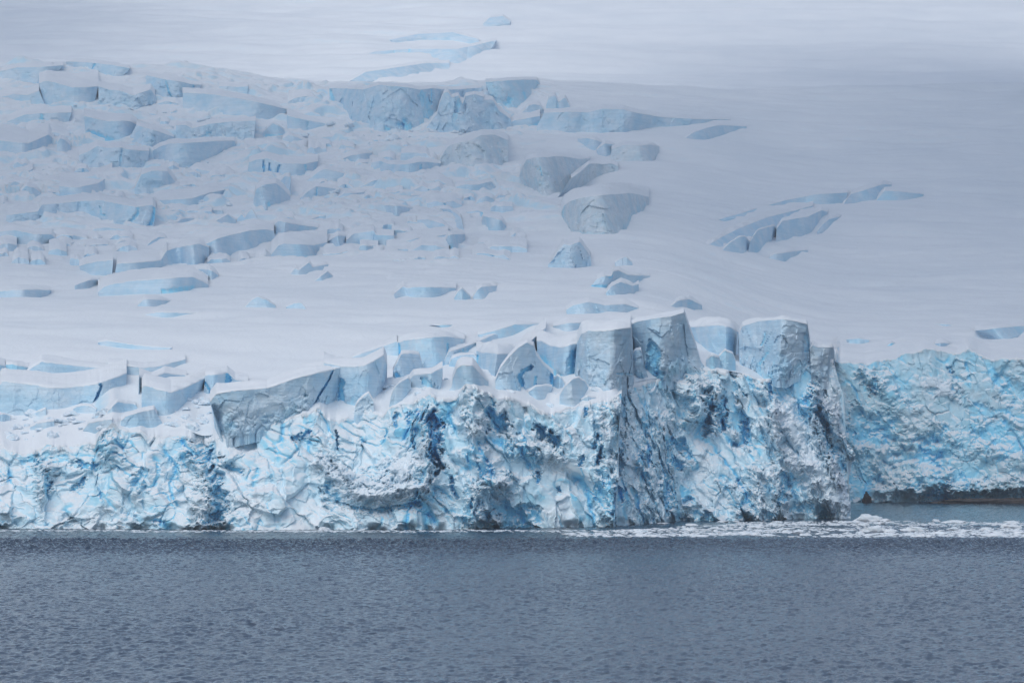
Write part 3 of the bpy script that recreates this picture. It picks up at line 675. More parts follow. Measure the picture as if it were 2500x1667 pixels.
front('ice_block', 'large smooth snow wedge in front of the rounded serac', 'ice block', 'C2', [(1890, 400), (1900, 320), (1930, 245), (1965, 220), (2050, 225), (2110, 290), (2170, 350)], [(1870, 410), (1950, 408), (2020, 400), (2100, 390), (2170, 362)], tread=40, noise=.3, d_max=25)
front('ice_block', 'snow hummock with a bright blue hole beside the smooth wedge', 'ice block', 'C2', [(1570, 330), (1600, 295), (1660, 290), (1740, 280), (1820, 240)], [(1570, 400), (1640, 400), (1720, 405), (1800, 390)], tread=40, noise=.5, d_max=20,
      strokes=[('cut', 'C2', [(1680, 345), (1720, 370)], 38, 4, .6)])
front('ice_ledge', 'low curved step of ice left of the tall pale blue wall', 'ice ledge', 'C2', [(1130, 162), (1220, 125), (1370, 75), (1470, 40), (1485, 60)], [(1140, 168), (1260, 160), (1370, 145), (1430, 150), (1480, 155)], tread=30, noise=.3)
front('ice_wall', 'tall pale blue wall of smooth ice with a snow spike on its rim', 'ice wall', 'C2', [(1480, 45), (1560, 28), (1700, 12), (1850, 5), (1990, 20)], [(1485, 160), (1560, 220), (1690, 240), (1840, 240), (1900, 120), (1985, 40)], tread=35, noise=.25, blue=.16,
      strokes=[('cut', 'C2', [(1480, 50), (1490, 140)], 14, 5, 1.0), ('cut', 'C2', [(1858, 60), (1862, 150)], 9, 3, .8)])
front('ice_ledge', 'finger of snow jutting out over a blue hollow', 'ice ledge', 'C3', [(230, 380), (260, 320), (330, 300), (440, 260), (560, 205), (580, 210)], [(220, 405), (300, 400), (380, 360), (440, 300), (500, 270), (580, 225)], tread=14, noise=.5, d_max=22,
      strokes=[('cut', 'C3', [(320, 335), (430, 308)], 26, 3, .5)])
front('ice_wall', 'slanting blue wall high behind the snow finger', 'ice wall', 'C3', [(450, 205), (600, 170), (700, 140), (890, 134)], [(460, 220), (600, 230), (720, 190), (890, 146)], tread=20, noise=.2, blue=.2)
front('ice_wall', 'short shadowy scarp behind the square grey tower', 'ice wall', 'C3', [(945, 150), (1040, 130), (1200, 125), (1300, 118), (1460, 96)], [(960, 165), (1035, 195), (1120, 170), (1250, 130), (1400, 125)], tread=16, noise=.3, blue=.1)
front('ice_block', 'broad snow-roofed block with a narrow black-blue slit on one side', 'ice block', 'C3', [(440, 310), (480, 325), (600, 335), (690, 330), (800, 250), (900, 160)], [(445, 430), (520, 470), (590, 485), (650, 470), (760, 420), (850, 330)], tread=60, noise=.4, dy=[0, 0, 0, 2, 8, 14],
      strokes=[('cut', 'C3', [(450, 350), (440, 400), (460, 440)], 9, 4, 1.0)])
front('serac', 'round-shouldered serac arching over a twisting deep blue cave', 'serac', 'C3', [(565, 510), (600, 425), (660, 350), (720, 290), (775, 260), (820, 280), (832, 335), (880, 400), (950, 465)],
      [(570, 555), (620, 568), (690, 572), (740, 575), (790, 580), (850, 575), (900, 565), (950, 560)], tread=12, noise=.5, yo=-1, d_max=18,
      strokes=[('cut', 'C3', [(748, 578), (742, 530), (724, 490), (755, 442), (800, 424)], 17, 6, 1.0), ('cut', 'C3', [(832, 490), (828, 540)], 12, 3, .8), ('cut', 'C3', [(940, 470), (940, 560)], 14, 4, 1.0)])
front('serac', 'snow-roofed prism with blue undersides between the rounded serac and square tower', 'serac', 'C3', [(838, 245), (870, 250), (930, 280), (1000, 292), (1060, 275), (1120, 262)],
      [(850, 420), (900, 460), (970, 520), (1030, 530), (1060, 520), (1090, 500)], tread=75, noise=.3, dy=[3, 0, 0, 0, 2, 4],
      strokes=[('pit', 'C3', [(880, 380), (940, 460), (1000, 520)], 50, 2, .95), ('pit', 'C3', [(1090, 330), (1070, 430), (1060, 500)], 36, 2.5, .9)])
front('ice_tower', 'square grey tower with scored faces, its corner standing over the buttress', 'ice tower', 'C3', [(1105, 262), (1135, 200), (1180, 183), (1290, 180), (1400, 168), (1462, 160), (1470, 240)],
      [(1085, 510), (1140, 555), (1200, 570), (1300, 578), (1400, 580), (1450, 560), (1482, 540)], tread=55, dy=[4, 1, -1, -2, -2, -1, 4], dirt=.3, noise=.7, yo=-.5, tuck=.05, drop=2.0, d_max=40,
      strokes=[('ridge', 'C3', [(1160, 220), (1180, 500)], 14, -1, 0), ('cut', 'C3', [(1430, 240), (1360, 400)], 9, 1.0, 0), ('cut', 'C3', [(1370, 465), (1470, 467)], 7, 1.5, .6)])
front('ice_block', 'egg-shaped boulder of ice on the snow terrace before the square tower', 'ice block', 'C3', [(990, 610), (1030, 540), (1080, 500), (1115, 490), (1160, 520), (1180, 555)], [(990, 665), (1040, 690), (1080, 692), (1120, 660), (1180, 580)], tread=10, noise=.5, d_max=10, yo=-1)
front('ice_block', 'mushroom of ice under the cave of the rounded serac', 'ice block', 'C3', [(785, 580), (830, 552), (900, 545), (942, 550)], [(815, 620), (860, 645), (900, 640), (930, 590)], tread=10, noise=.6, d_max=8, yo=-1)
front('ice_block', 'small peg of ice in the blue cleft beneath the prism', 'ice block', 'C3', [(948, 510), (975, 475), (1000, 490), (1022, 525)], [(948, 555), (985, 570), (1022, 555)], tread=8, noise=.6, d_max=6, yo=-1)
front('ice_block', 'flat disc of snowy ice beside the egg-shaped boulder', 'ice block', 'C3', [(1130, 635), (1170, 615), (1230, 622)], [(1130, 655), (1180, 660), (1235, 640)], tread=10, noise=.4, d_max=8)
front('ice_tower', 'tallest tilted tower, a grey wedge with a deep blue hollow at its foot', 'ice tower', 'C4', [(100, 145), (150, 122), (280, 97), (370, 88), (460, 62), (478, 120), (525, 250), (575, 400)],
      [(165, 420), (205, 480), (270, 520), (360, 525), (450, 525), (530, 510), (600, 480), (640, 460)], tread=0, cap_thick=.15, dirt=.25, noise=.6, yo=-.5, tuck=.05, drop=2.0, d_max=35, dy=[2, 0, -1, -2, -2, 0, 3, 6],
      strokes=[('cut', 'C4', [(260, 310), (250, 400), (240, 490)], 55, 6, .95), ('pit', 'C4', [(300, 470), (290, 505)], 40, 3, .8), ('ridge', 'C4', [(370, 95), (400, 280)], 14, -1.0, 0), ('ridge', 'C4', [(380, 440), (480, 420), (540, 480)], 55, -2.5, .1)])
front('ice_block', 'knobbly column of ice filling the gap between the two grey towers', 'ice block', 'C4', [(118, 330), (140, 310), (175, 305), (195, 400)], [(120, 500), (160, 520), (190, 520), (225, 500)], tread=10, noise=1.4, yo=-1, tuck=3, drop=2.5, d_max=12)
front('ice_wall', 'pale blue scarp curving between the tallest tower and the flat-topped tower', 'ice wall', 'C4', [(485, 155), (600, 150), (690, 143), (770, 160), (825, 190)], [(525, 240), (620, 310), (700, 345), (760, 370), (815, 340)], tread=35, noise=.5, blue=.12)
front('ice_block', 'blue chunk in the hollow behind the tallest tower', 'ice block', 'C4', [(605, 375), (640, 343), (690, 355), (700, 380)], [(610, 420), (650, 440), (700, 425)], tread=10, noise=.6, blue=.2, d_max=8)
front('ice_block', 'pale turquoise block below the curving scarp', 'ice block', 'C4', [(690, 350), (730, 310), (780, 330), (800, 380)], [(690, 420), (740, 435), (800, 430)], tread=10, noise=.6, blue=.3, d_max=8)
front('ice_tower', 'broad flat-topped tower of pale ice with a crack down its face', 'ice tower', 'C4', [(820, 210), (845, 150), (950, 118), (1040, 112), (1110, 105), (1200, 120), (1272, 138), (1290, 240), (1300, 330)],
      [(830, 400), (880, 430), (960, 470), (1040, 510), (1130, 520), (1200, 480), (1260, 470), (1320, 460), (1340, 450)], tread=0, cap_thick=.15, noise=.8, yo=-.5, tuck=.05, drop=2.0, d_max=30, dy=[3, 1, 0, -1, -2, 0, 2, 5, 6], blue=.06,
      strokes=[('cut', 'C4', [(995, 190), (990, 240), (970, 280)], 8, 2, .6), ('ridge', 'C4', [(1100, 110), (1090, 320)], 16, -1.2, 0), ('cut', 'C4', [(1265, 220), (1270, 310)], 22, 3, .5), ('cut', 'C4', [(960, 400), (1010, 330)], 10, 1.5, .5)])
front('ice_tower', 'small chimney-like tower at the brink of the inlet', 'ice tower', 'C4', [(1290, 300), (1310, 275), (1340, 290), (1445, 292), (1452, 340)], [(1300, 480), (1350, 520), (1400, 530), (1440, 520), (1465, 500)], tread=0, cap_thick=.15, noise=.9, yo=-.5, tuck=.05, drop=2.0, d_max=25, dirt=.4)

# ------------------------------------------------------------------ icefall: ledges, scarps, fallen blocks
G2 = 'snow-covered blocks and ledges of the icefall'
OCC = []
def fall(name, label, fr, T, B, **k):
    k.setdefault('mat', M_FARICE); k['noise'] = k.get('noise', .75)*1.15; k.setdefault('lean', .3)
    q = np.concatenate([px(fr, T), px(fr, B)]); OCC.append((q[:, 0].min(), q[:, 0].max(), q[:, 1].min(), q[:, 1].max()))
    return slab(name, label, {'ice_ledge': 'ice ledge', 'ice_block': 'ice block', 'ice_wall': 'ice wall', 'serac': 'serac', 'crevasse_wall': 'crevasse', 'ice_bluff': 'ice bluff'}[name], fr, T, B, group=G2, **k)
fall('ice_block', 'wide cube of ice with a clean corner near the top of the icefall', 'A1', [(345, 375), (400, 352), (480, 365), (640, 412), (780, 410), (870, 402)], [(390, 550), (420, 575), (500, 580), (650, 587), (740, 592), (830, 565)], tread=170, dy=[4, 0, 0, -4, 0, 6])
fall('ice_ledge', 'shadowed ledge running to the frame edge beside the wide cube', 'A1', [(-60, 495), (50, 488), (120, 468), (240, 480), (345, 440)], [(-60, 520), (60, 522), (120, 528), (250, 548), (395, 558)], tread=60)
fall('ice_block', 'jumble of broken ice leaning on the wide cube', 'A1', [(870, 402), (960, 430), (1060, 440), (1180, 482), (1330, 430), (1370, 480)], [(870, 575), (960, 590), (1100, 605), (1180, 632), (1290, 602), (1380, 540)], tread=60, noise=1.8)
fall('ice_wall', 'pale scarp below the crest in the upper corner of the icefall', 'A1', [(15, 265), (150, 236), (340, 232), (560, 215)], [(20, 330), (200, 352), (330, 372), (450, 330)], tread=25)
fall('ice_wall', 'thin scarp with one blue crack right under the skyline', 'A1', [(580, 182), (700, 185), (830, 195), (1000, 215), (1150, 242)], [(600, 225), (780, 265), (900, 300), (1000, 322), (1080, 312)], tread=15, strokes=[('cut', 'A1', [(843, 200), (808, 268)], 7, 5, 1.0)])
fall('ice_wall', 'pleated ice face with a dark zigzag crack near the skyline', 'A1', [(1300, 305), (1450, 340), (1600, 360), (1680, 380), (1780, 390)], [(1280, 420), (1400, 500), (1530, 525), (1600, 505), (1730, 450)], tread=25, noise=1.3, strokes=[('cut', 'A1', [(1465, 355), (1490, 450), (1530, 520)], 9, 4, .9), ('cut', 'A1', [(1710, 385), (1708, 450)], 8, 4, .9)])
fall('ice_block', 'longest straight-edged block, a snow-topped bar high in the icefall', 'A1', [(1612, 458), (1700, 460), (1900, 475), (2200, 525), (2352, 560), (2545, 605)], [(1620, 612), (1750, 632), (1830, 652), (1890, 687), (2000, 678), (2150, 712), (2320, 705), (2510, 655)], tread=45, noise=.5)
fall('ice_block', 'short block tucked above the long straight bar', 'A1', [(1935, 402), (2020, 400), (2100, 408), (2195, 400)], [(1940, 462), (2050, 475), (2110, 480), (2180, 492)], tread=30)
fall('ice_ledge', 'sloping ledge with a blue gap under the wide cube', 'A1', [(60, 712), (220, 652), (330, 640), (480, 636), (632, 632)], [(80, 728), (200, 745), (350, 755), (500, 752), (600, 732)], tread=60, strokes=[('cut', 'A1', [(370, 660), (370, 740)], 18, 3, .7)])
fall('ice_ledge', 'sagging ledge over a bright blue undercut', 'A1', [(740, 662), (860, 690), (960, 710), (1080, 705), (1160, 715), (1210, 745)], [(770, 850), (850, 870), (950, 885), (1040, 892), (1120, 885), (1210, 820)], tread=70, strokes=[('pit', 'A1', [(800, 820), (900, 850), (980, 880)], 40, 3, .9)])
fall('ice_block', 'crumbled slope of ice beside the blue undercut', 'A1', [(1205, 745), (1300, 772), (1400, 800), (1540, 850)], [(1120, 900), (1250, 950), (1330, 955), (1450, 920), (1540, 888)], tread=30, noise=1.8)
fall('ice_block', 'big snow-roofed block at the frame edge with a faceted blue-white front', 'A1', [(-80, 870), (0, 880), (100, 890), (250, 907), (340, 870), (430, 828), (480, 870)], [(-80, 1015), (0, 1032), (130, 1042), (245, 1042), (330, 995), (420, 950), (490, 920)], tread=150, noise=.45, dy=[0, 0, 0, -3, 2, 5, 8])
fall('ice_block', 'small knuckle of ice beside the big snow-roofed block', 'A1', [(505, 900), (530, 860), (580, 880), (625, 930)], [(505, 1015), (550, 1015), (590, 1005), (630, 960)], tread=30)
fall('ice_wall', 'row of grey upright ice faces in the middle of the icefall', 'A1', [(700, 1010), (760, 985), (860, 930), (960, 945), (1075, 940), (1120, 960), (1320, 972)], [(700, 1085), (800, 1110), (870, 1105), (960, 1115), (1070, 1132), (1200, 1112), (1300, 1080)], tread=40, noise=1.2, strokes=[('cut', 'A1', [(1075, 960), (1060, 1120)], 12, 3, .4)])
fall('ice_block', 'large humped block with a scooped front below the sagging ledge', 'A1', [(1325, 985), (1420, 930), (1500, 906), (1700, 900), (1900, 886), (2070, 880), (2100, 935)], [(1320, 1020), (1420, 1085), (1560, 1115), (1650, 1105), (1800, 1065), (1950, 1010), (2090, 955)], tread=25)
fall('ice_wall', 'ribbed scarp above the large humped block', 'A1', [(1555, 745), (1640, 742), (1700, 772), (1860, 732), (2050, 712), (2260, 705)], [(1555, 905), (1650, 905), (1750, 893), (1850, 888), (2000, 878), (2240, 872)], tread=25, noise=1.2, strokes=[('pit', 'A1', [(1790, 870), (1840, 820)], 30, 2, .8)])
fall('ice_block', 'whale-backed block with a curved blue front', 'A1', [(525, 1282), (620, 1290), (700, 1292), (860, 1262), (960, 1202), (992, 1170)], [(535, 1365), (600, 1375), (660, 1382), (800, 1362), (900, 1322), (1000, 1235)], tread=130, noise=.45)
fall('ice_block', 'slim tapering bar of ice with a smooth shaded side', 'A1', [(1355, 1430), (1420, 1405), (1560, 1400), (1700, 1390), (1850, 1342), (2035, 1305)], [(1360, 1450), (1480, 1472), (1600, 1478), (1700, 1472), (1860, 1432), (2000, 1355)], tread=85, noise=.3)
fall('ice_block', 'rounded bulge of snow with a grey round hollow', 'A1', [(1190, 1300), (1250, 1180), (1350, 1145), (1480, 1150), (1560, 1260)], [(1190, 1335), (1300, 1335), (1450, 1325), (1560, 1275)], tread=30, strokes=[('pit', 'A1', [(1340, 1290), (1400, 1290)], 55, 3, .1)])
fall('ice_block', 'low angular block between the cube and the whale-backed block', 'A1', [(180, 1330), (230, 1280), (310, 1300), (360, 1340)], [(185, 1385), (270, 1390), (360, 1370)], tread=30)
fall('ice_ledge', 'curving snow lip with two dark notches at the frame edge', 'A1', [(-60, 1262), (30, 1235), (110, 1225), (200, 1185), (290, 1130)], [(-60, 1280), (30, 1260), (110, 1252), (200, 1205), (290, 1145)], tread=90, strokes=[('cut', 'A1', [(105, 1230), (100, 1252)], 12, 3, 1.0)])
fall('ice_wall', 'long palisade of pleated ice ending in two deep blue clefts', 'A5', [(60, 165), (170, 150), (335, 132), (370, 72), (520, 60), (700, 40), (880, 30), (1050, 65), (1200, 90), (1350, 72), (1375, 100)],
     [(50, 250), (150, 245), (300, 235), (450, 212), (600, 200), (700, 190), (850, 182), (940, 242), (1150, 282), (1260, 292), (1360, 250)], tread=60, noise=1.1,
     strokes=[('cut', 'A5', [(1365, 100), (1350, 200), (1310, 270)], 16, 5, .95), ('cut', 'A5', [(1215, 90), (1220, 150), (1120, 250)], 16, 3, .6), ('cut', 'A5', [(888, 90), (890, 160), (930, 165)], 8, 3, .6), ('cut', 'A5', [(515, 70), (500, 200)], 14, 2, .2), ('cut', 'A5', [(700, 60), (690, 180)], 14, 2, .2)])
fall('ice_block', 'low block under the palisade at the frame edge', 'A5', [(-60, 310), (20, 305), (140, 296), (300, 330), (460, 332), (490, 375)], [(-60, 385), (20, 392), (130, 405), (280, 432), (380, 425), (490, 395)], tread=40, noise=1.0)
fall('ice_block', 'hazy broken hump under the blue clefts', 'A5', [(790, 325), (830, 285), (950, 270), (1100, 292), (1190, 310)], [(800, 345), (900, 345), (1000, 340), (1100, 348), (1190, 325)], tread=20, noise=1.5)
fall('ice_block', 'small mound of cracked ice between the clefts and the long bench', 'A5', [(1000, 440), (1060, 395), (1140, 390), (1210, 405)], [(1010, 445), (1100, 442), (1200, 412)], tread=16, noise=1.4)
fall('ice_ledge', 'short step at the lower end of the long bench', 'A5', [(700, 615), (760, 590), (870, 570), (1000, 560)], [(720, 640), (800, 660), (890, 672), (990, 692)], tread=40)
fall('ice_ledge', 'lower half of the long bench with a white chute beside it', 'A5', [(1030, 592), (1150, 585), (1280, 576), (1420, 560), (1475, 478)], [(1015, 690), (1100, 686), (1200, 682), (1400, 645), (1490, 602)], tread=80, noise=.35)
fall('ice_block', 'rounded boss of ice in the middle of the long bench', 'A5', [(1475, 480), (1560, 450), (1660, 430), (1760, 418), (1850, 450)], [(1490, 600), (1590, 565), (1680, 608), (1760, 602), (1850, 535)], tread=30, noise=1.0)
fall('ice_ledge', 'upper half of the long bench with a layered shaded front', 'A5', [(1800, 425), (1900, 380), (2000, 350), (2200, 302), (2352, 290), (2420, 300)], [(1820, 510), (1900, 535), (1960, 532), (2060, 482), (2200, 470), (2430, 385)], tread=60, noise=.35)
fall('ice_block', 'long canoe-shaped block alone on the open snow', 'A5', [(865, 845), (920, 795), (1000, 770), (1200, 740), (1500, 720), (1700, 710), (1790, 745), (1840, 780)], [(875, 855), (950, 856), (1050, 853), (1300, 853), (1500, 861), (1650, 843), (1760, 815), (1840, 790)], tread=95, noise=.3,
     strokes=[('pit', 'A5', [(1450, 845), (1700, 805)], 35, 1, .7)])
fall('ice_block', 'grey fin of ice behind the end of the canoe-shaped block', 'A5', [(1640, 660), (1780, 636), (1850, 642), (1890, 665), (1930, 700)], [(1660, 672), (1780, 715), (1860, 762), (1900, 745), (1930, 715)], tread=20)
fall('ice_ledge', 'dull smooth hollow in the snow at the frame edge below the bench', 'A5', [(-60, 845), (0, 832), (150, 822), (300, 822), (450, 826)], [(-60, 880), (0, 885), (200, 898), (330, 870), (440, 830)], tread=20, noise=.6)
fall('ice_ledge', 'small tapering crevasse lip below the canoe-shaped block', 'A5', [(1215, 960), (1270, 905), (1400, 912), (1520, 922)], [(1220, 972), (1320, 978), (1420, 958), (1510, 928)], tread=10, noise=.5)
fall('ice_ledge', 'faint slanting step beside the nose of the canoe-shaped block', 'A5', [(660, 785), (780, 742), (915, 715)], [(665, 802), (780, 785), (900, 740)], tread=12)
fall('ice_block', 'lone peaked snow cone on the open snow', 'A5', [(2165, 975), (2230, 905), (2280, 884), (2360, 915), (2430, 960)], [(2170, 982), (2280, 980), (2350, 980), (2435, 972)], tread=8, d_max=12, noise=.5)
fall('ice_ledge', 'very long shallow lip like an eyebrow on the open snow', 'A5', [(1230, 1045), (1400, 1020), (1640, 1026), (1830, 1032)], [(1250, 1052), (1450, 1060), (1640, 1050), (1800, 1040)], tread=12, noise=.4)
fall('crevasse_wall', 'narrow bluish crevasse slanting down the smooth terrace', 'A5', [(865, 1288), (950, 1270), (1050, 1286), (1200, 1312), (1350, 1325), (1520, 1334)], [(890, 1296), (1000, 1302), (1060, 1306), (1200, 1328), (1350, 1335), (1500, 1340)], tread=14, noise=.5, blue=.1)
fall('ice_block', 'tiny sharp tooth of ice above the long bench', 'A5', [(1715, 325), (1745, 285), (1770, 253), (1812, 300)], [(1718, 332), (1765, 328), (1812, 308)], tread=6, d_max=8)
fall('ice_block', 'leaning grey wedge next to the tiny tooth', 'A5', [(1838, 265), (1900, 220), (2010, 158), (2085, 205)], [(1842, 275), (1960, 258), (2085, 240)], tread=10, d_max=12)
fall('serac', 'pointed double peak of ice beside the leaning grey wedge', 'A5', [(2090, 205), (2135, 150), (2160, 190), (2200, 130), (2225, 105), (2260, 170), (2290, 235)], [(2095, 225), (2140, 222), (2200, 235), (2290, 240)], tread=8, d_max=10)
fall('ice_block', 'small hooded block above the middle of the bench', 'A5', [(1285, 445), (1340, 395), (1400, 358), (1450, 360), (1500, 402)], [(1290, 455), (1400, 435), (1500, 410)], tread=12)
fall('ice_block', 'two-humped crumb of ice above the hooded block', 'A5', [(1440, 290), (1490, 235), (1550, 240), (1600, 200), (1700, 190), (1740, 200)], [(1440, 302), (1520, 300), (1600, 250), (1740, 205)], tread=10, noise=1.4)
# middle columns
fall('ice_block', 'thick block with a vertical split below the end of the straight bar', 'A2', [(362, 655), (440, 680), (550, 702), (700, 730), (870, 745)], [(372, 785), (450, 796), (560, 780), (700, 765), (860, 752)], tread=60, noise=.5, strokes=[('cut', 'A2', [(545, 720), (545, 775)], 8, 2, .6)])
fall('ice_block', 'pyramid of ice with a blue base', 'A2', [(148, 815), (195, 765), (240, 728), (300, 755), (362, 800)], [(155, 828), (220, 848), (320, 852), (365, 808)], tread=10, d_max=15, strokes=[('pit', 'A2', [(180, 835), (340, 840)], 20, .5, .8)])
fall('ice_block', 'flat slab tilted downhill below the pyramid', 'A2', [(325, 860), (380, 830), (450, 850), (525, 882)], [(335, 905), (420, 922), (520, 905)], tread=20)
fall('ice_block', 'square block sliced by three thin dark blue slots', 'A2', [(30, 1072), (100, 1048), (190, 1035), (320, 1080), (520, 1087), (640, 1060)], [(15, 1172), (90, 1190), (160, 1197), (290, 1207), (400, 1203), (530, 1190), (620, 1130)], tread=60, noise=.4, dy=[1, 0, 0, 0, 0, 6],
     strokes=[('cut', 'A2', [(155, 1065), (165, 1165)], 9, 5, 1.0), ('cut', 'A2', [(208, 1085), (215, 1195)], 8, 5, 1.0), ('cut', 'A2', [(300, 1100), (282, 1150), (280, 1205)], 10, 5, 1.0), ('cut', 'A2', [(525, 1095), (545, 1190)], 9, 4, .7)])
fall('ice_block', 'low hipped block like a roof beside the sliced square block', 'A2', [(530, 1238), (600, 1190), (650, 1150), (700, 1128), (850, 1165), (985, 1207)], [(535, 1250), (640, 1250), (760, 1250), (850, 1243), (980, 1218)], tread=25, noise=.5)
fall('ice_block', 'diamond-shaped block on the slope under the upper wall', 'A2', [(845, 1042), (930, 1010), (1010, 1000), (1115, 990)], [(865, 1052), (1000, 1082), (1050, 1085), (1115, 1002)], tread=40)
fall('ice_wall', 'concave ice wall with one dark cave mouth, centre of the slope', 'A2', [(1115, 1075), (1190, 1060), (1260, 1087), (1400, 1092), (1550, 1067), (1725, 1080)], [(1105, 1115), (1170, 1142), (1260, 1155), (1380, 1198), (1430, 1218), (1540, 1188), (1640, 1142), (1715, 1092)], tread=25, noise=.9,
     strokes=[('cut', 'A2', [(1545, 1100), (1550, 1180)], 12, 4, .8), ('cut', 'A2', [(1265, 1090), (1260, 1150)], 10, 3, .3)])
fall('serac', 'big round boulder-like serac with a blue keel', 'A2', [(70, 1400), (90, 1310), (150, 1272), (270, 1260), (330, 1310), (392, 1375)], [(65, 1480), (130, 1500), (200, 1512), (240, 1492), (330, 1442), (395, 1390)], tread=40, noise=1.0, strokes=[('pit', 'A2', [(200, 1430), (215, 1505)], 25, 2, .6)])
fall('ice_block', 'narrow blue-sided pillar behind the boulder-like serac', 'A2', [(300, 1240), (345, 1195), (395, 1200), (400, 1290)], [(320, 1310), (370, 1350), (400, 1340)], tread=15)
fall('ice_block', 'stepped block with a vertical joint beside the pillar', 'A2', [(480, 1392), (560, 1322), (625, 1285), (720, 1295), (830, 1312)], [(500, 1405), (560, 1380), (625, 1375), (720, 1350), (820, 1335)], tread=20, strokes=[('cut', 'A2', [(628, 1290), (626, 1370)], 7, 3, .7)])
fall('ice_block', 'ledge holding a small black hole', 'A2', [(795, 1395), (870, 1342), (960, 1345), (1095, 1330)], [(815, 1408), (960, 1402), (1010, 1385), (1095, 1342)], tread=15, strokes=[('cut', 'A2', [(950, 1360), (985, 1375)], 14, 5, .95)])
fall('ice_block', 'slim half-buried slab below the ledge with the black hole', 'A2', [(1020, 1400), (1070, 1365), (1130, 1370)], [(1030, 1410), (1080, 1422), (1130, 1385)], tread=10)
fall('ice_wall', 'small dark gap at the left end of the upper ice wall', 'A2', [(835, 402), (950, 406), (1085, 400)], [(860, 450), (930, 492), (1015, 488), (1085, 415)], tread=12, blue=.1)
fall('ice_wall', 'highest ice wall, a crumbling blue cliff hanging under the skyline', 'A2', [(740, 415), (830, 420), (1040, 430), (1180, 388), (1450, 415), (1540, 432), (1640, 420), (1820, 432), (2085, 415)],
     [(740, 520), (880, 640), (1035, 810), (1080, 835), (1250, 800), (1450, 815), (1560, 785), (1720, 640), (1900, 520), (2085, 470)], tread=15, noise=2.0, res=2.0, lean=.45,
     strokes=[('pit', 'A2', [(1390, 740), (1450, 800)], 60, 4, .9), ('pit', 'A2', [(1240, 770), (1260, 790)], 30, 3, .9), ('cut', 'A2', [(1640, 430), (1640, 560)], 9, 3, .8), ('cut', 'A2', [(1560, 480), (1620, 640), (1580, 720)], 50, 3, .5), ('cut', 'A2', [(740, 440), (770, 520)], 20, 3, .6)])
fall('serac', 'cluster of melted-looking spires at the foot of the highest wall', 'A2', [(1585, 780), (1690, 645), (1710, 560), (1750, 460), (1785, 450), (1820, 500), (1880, 482), (1915, 560), (1940, 490), (2020, 470), (2105, 495)],
     [(1590, 805), (1680, 815), (1750, 825), (1850, 845), (1960, 862), (2050, 830), (2130, 790)], tread=12, noise=2.0, res=2.0, lean=.3, strokes=[('cut', 'A2', [(1890, 520), (1840, 700)], 25, 3, .5)])
fall('ice_block', 'white lumpy fan of collapsed ice beside the spires', 'A2', [(1930, 640), (2000, 550), (2080, 520), (2180, 520), (2240, 620), (2340, 690)], [(1950, 860), (2050, 835), (2150, 800), (2260, 790), (2350, 740)], tread=30, noise=2.0, lean=.5)
fall('ice_block', 'snow-hatted boulder perched beside the blue headwall', 'A2', [(2050, 540), (2110, 505), (2180, 515), (2250, 640)], [(2080, 570), (2140, 620), (2200, 650), (2255, 648)], tread=20)
fall('ice_wall', 'blue headwall at the highest point of the broken ice', 'A2', [(2118, 362), (2230, 355), (2340, 350), (2450, 345), (2575, 345), (2600, 380)], [(2200, 600), (2260, 612), (2320, 605), (2400, 590), (2480, 540), (2600, 410)], tread=10, noise=1.2, lean=.2, blue=.22, strokes=[('cut', 'A3', [(280, 460), (300, 500)], 12, 3, .9), ('pit', 'A3', [(160, 520), (130, 560)], 40, 2, .7)])
fall('ice_block', 'upright split boulder in the bowl beside the headwall', 'A3', [(482, 580), (505, 500), (560, 478), (590, 540), (650, 500), (690, 570)], [(485, 612), (560, 618), (600, 612), (690, 600)], tread=15, strokes=[('cut', 'A3', [(590, 520), (580, 610)], 12, 3, .4)])
fall('ice_block', 'heap of small blocks in the bowl beside the headwall', 'A3', [(260, 640), (330, 570), (380, 560), (430, 570), (470, 620)], [(250, 650), (330, 650), (400, 640), (470, 635)], tread=15, noise=2)
fall('ice_block', 'smooth beaked block below the bowl', 'A3', [(150, 735), (200, 702), (330, 682), (430, 665)], [(180, 742), (280, 750), (350, 760), (435, 742)], tread=50, noise=.4, strokes=[('pit', 'A3', [(350, 750), (420, 735)], 30, 1, .5)])
fall('ice_wall', 'longest smooth scarp, tapering out into the open snowfield', 'A3', [(465, 635), (680, 626), (850, 632), (980, 600), (1160, 606), (1300, 640), (1500, 672), (1800, 690), (2110, 695)],
     [(400, 760), (530, 812), (700, 795), (850, 765), (960, 755), (1010, 830), (1090, 845), (1200, 775), (1400, 745), (1600, 735), (1800, 760), (2100, 702)], tread=30, noise=.8, strokes=[('pit', 'A3', [(1060, 820), (1120, 815)], 25, 2, .5), ('ridge', 'A3', [(970, 620), (970, 740)], 25, -2, 0), ('ridge', 'A3', [(1160, 620), (1160, 740)], 30, -2, 0)])
fall('ice_ledge', 'gently scooped lip just under the smooth scarp', 'A3', [(760, 862), (850, 858), (930, 880), (995, 905)], [(770, 905), (850, 932), (925, 948), (990, 912)], tread=20, noise=.4)
fall('ice_ledge', 'second scooped lip, downhill neighbour of the first', 'A3', [(925, 962), (1000, 906), (1060, 915), (1125, 930)], [(945, 978), (1010, 988), (1065, 972), (1120, 935)], tread=10, noise=.4)
fall('crevasse_wall', 'shadowed snow swale at the tail of the smooth scarp', 'A3', [(1685, 878), (1780, 812), (1900, 770), (2010, 746), (2250, 755)], [(1695, 884), (1850, 872), (1990, 835), (2100, 805), (2250, 775)], tread=12, noise=.3)
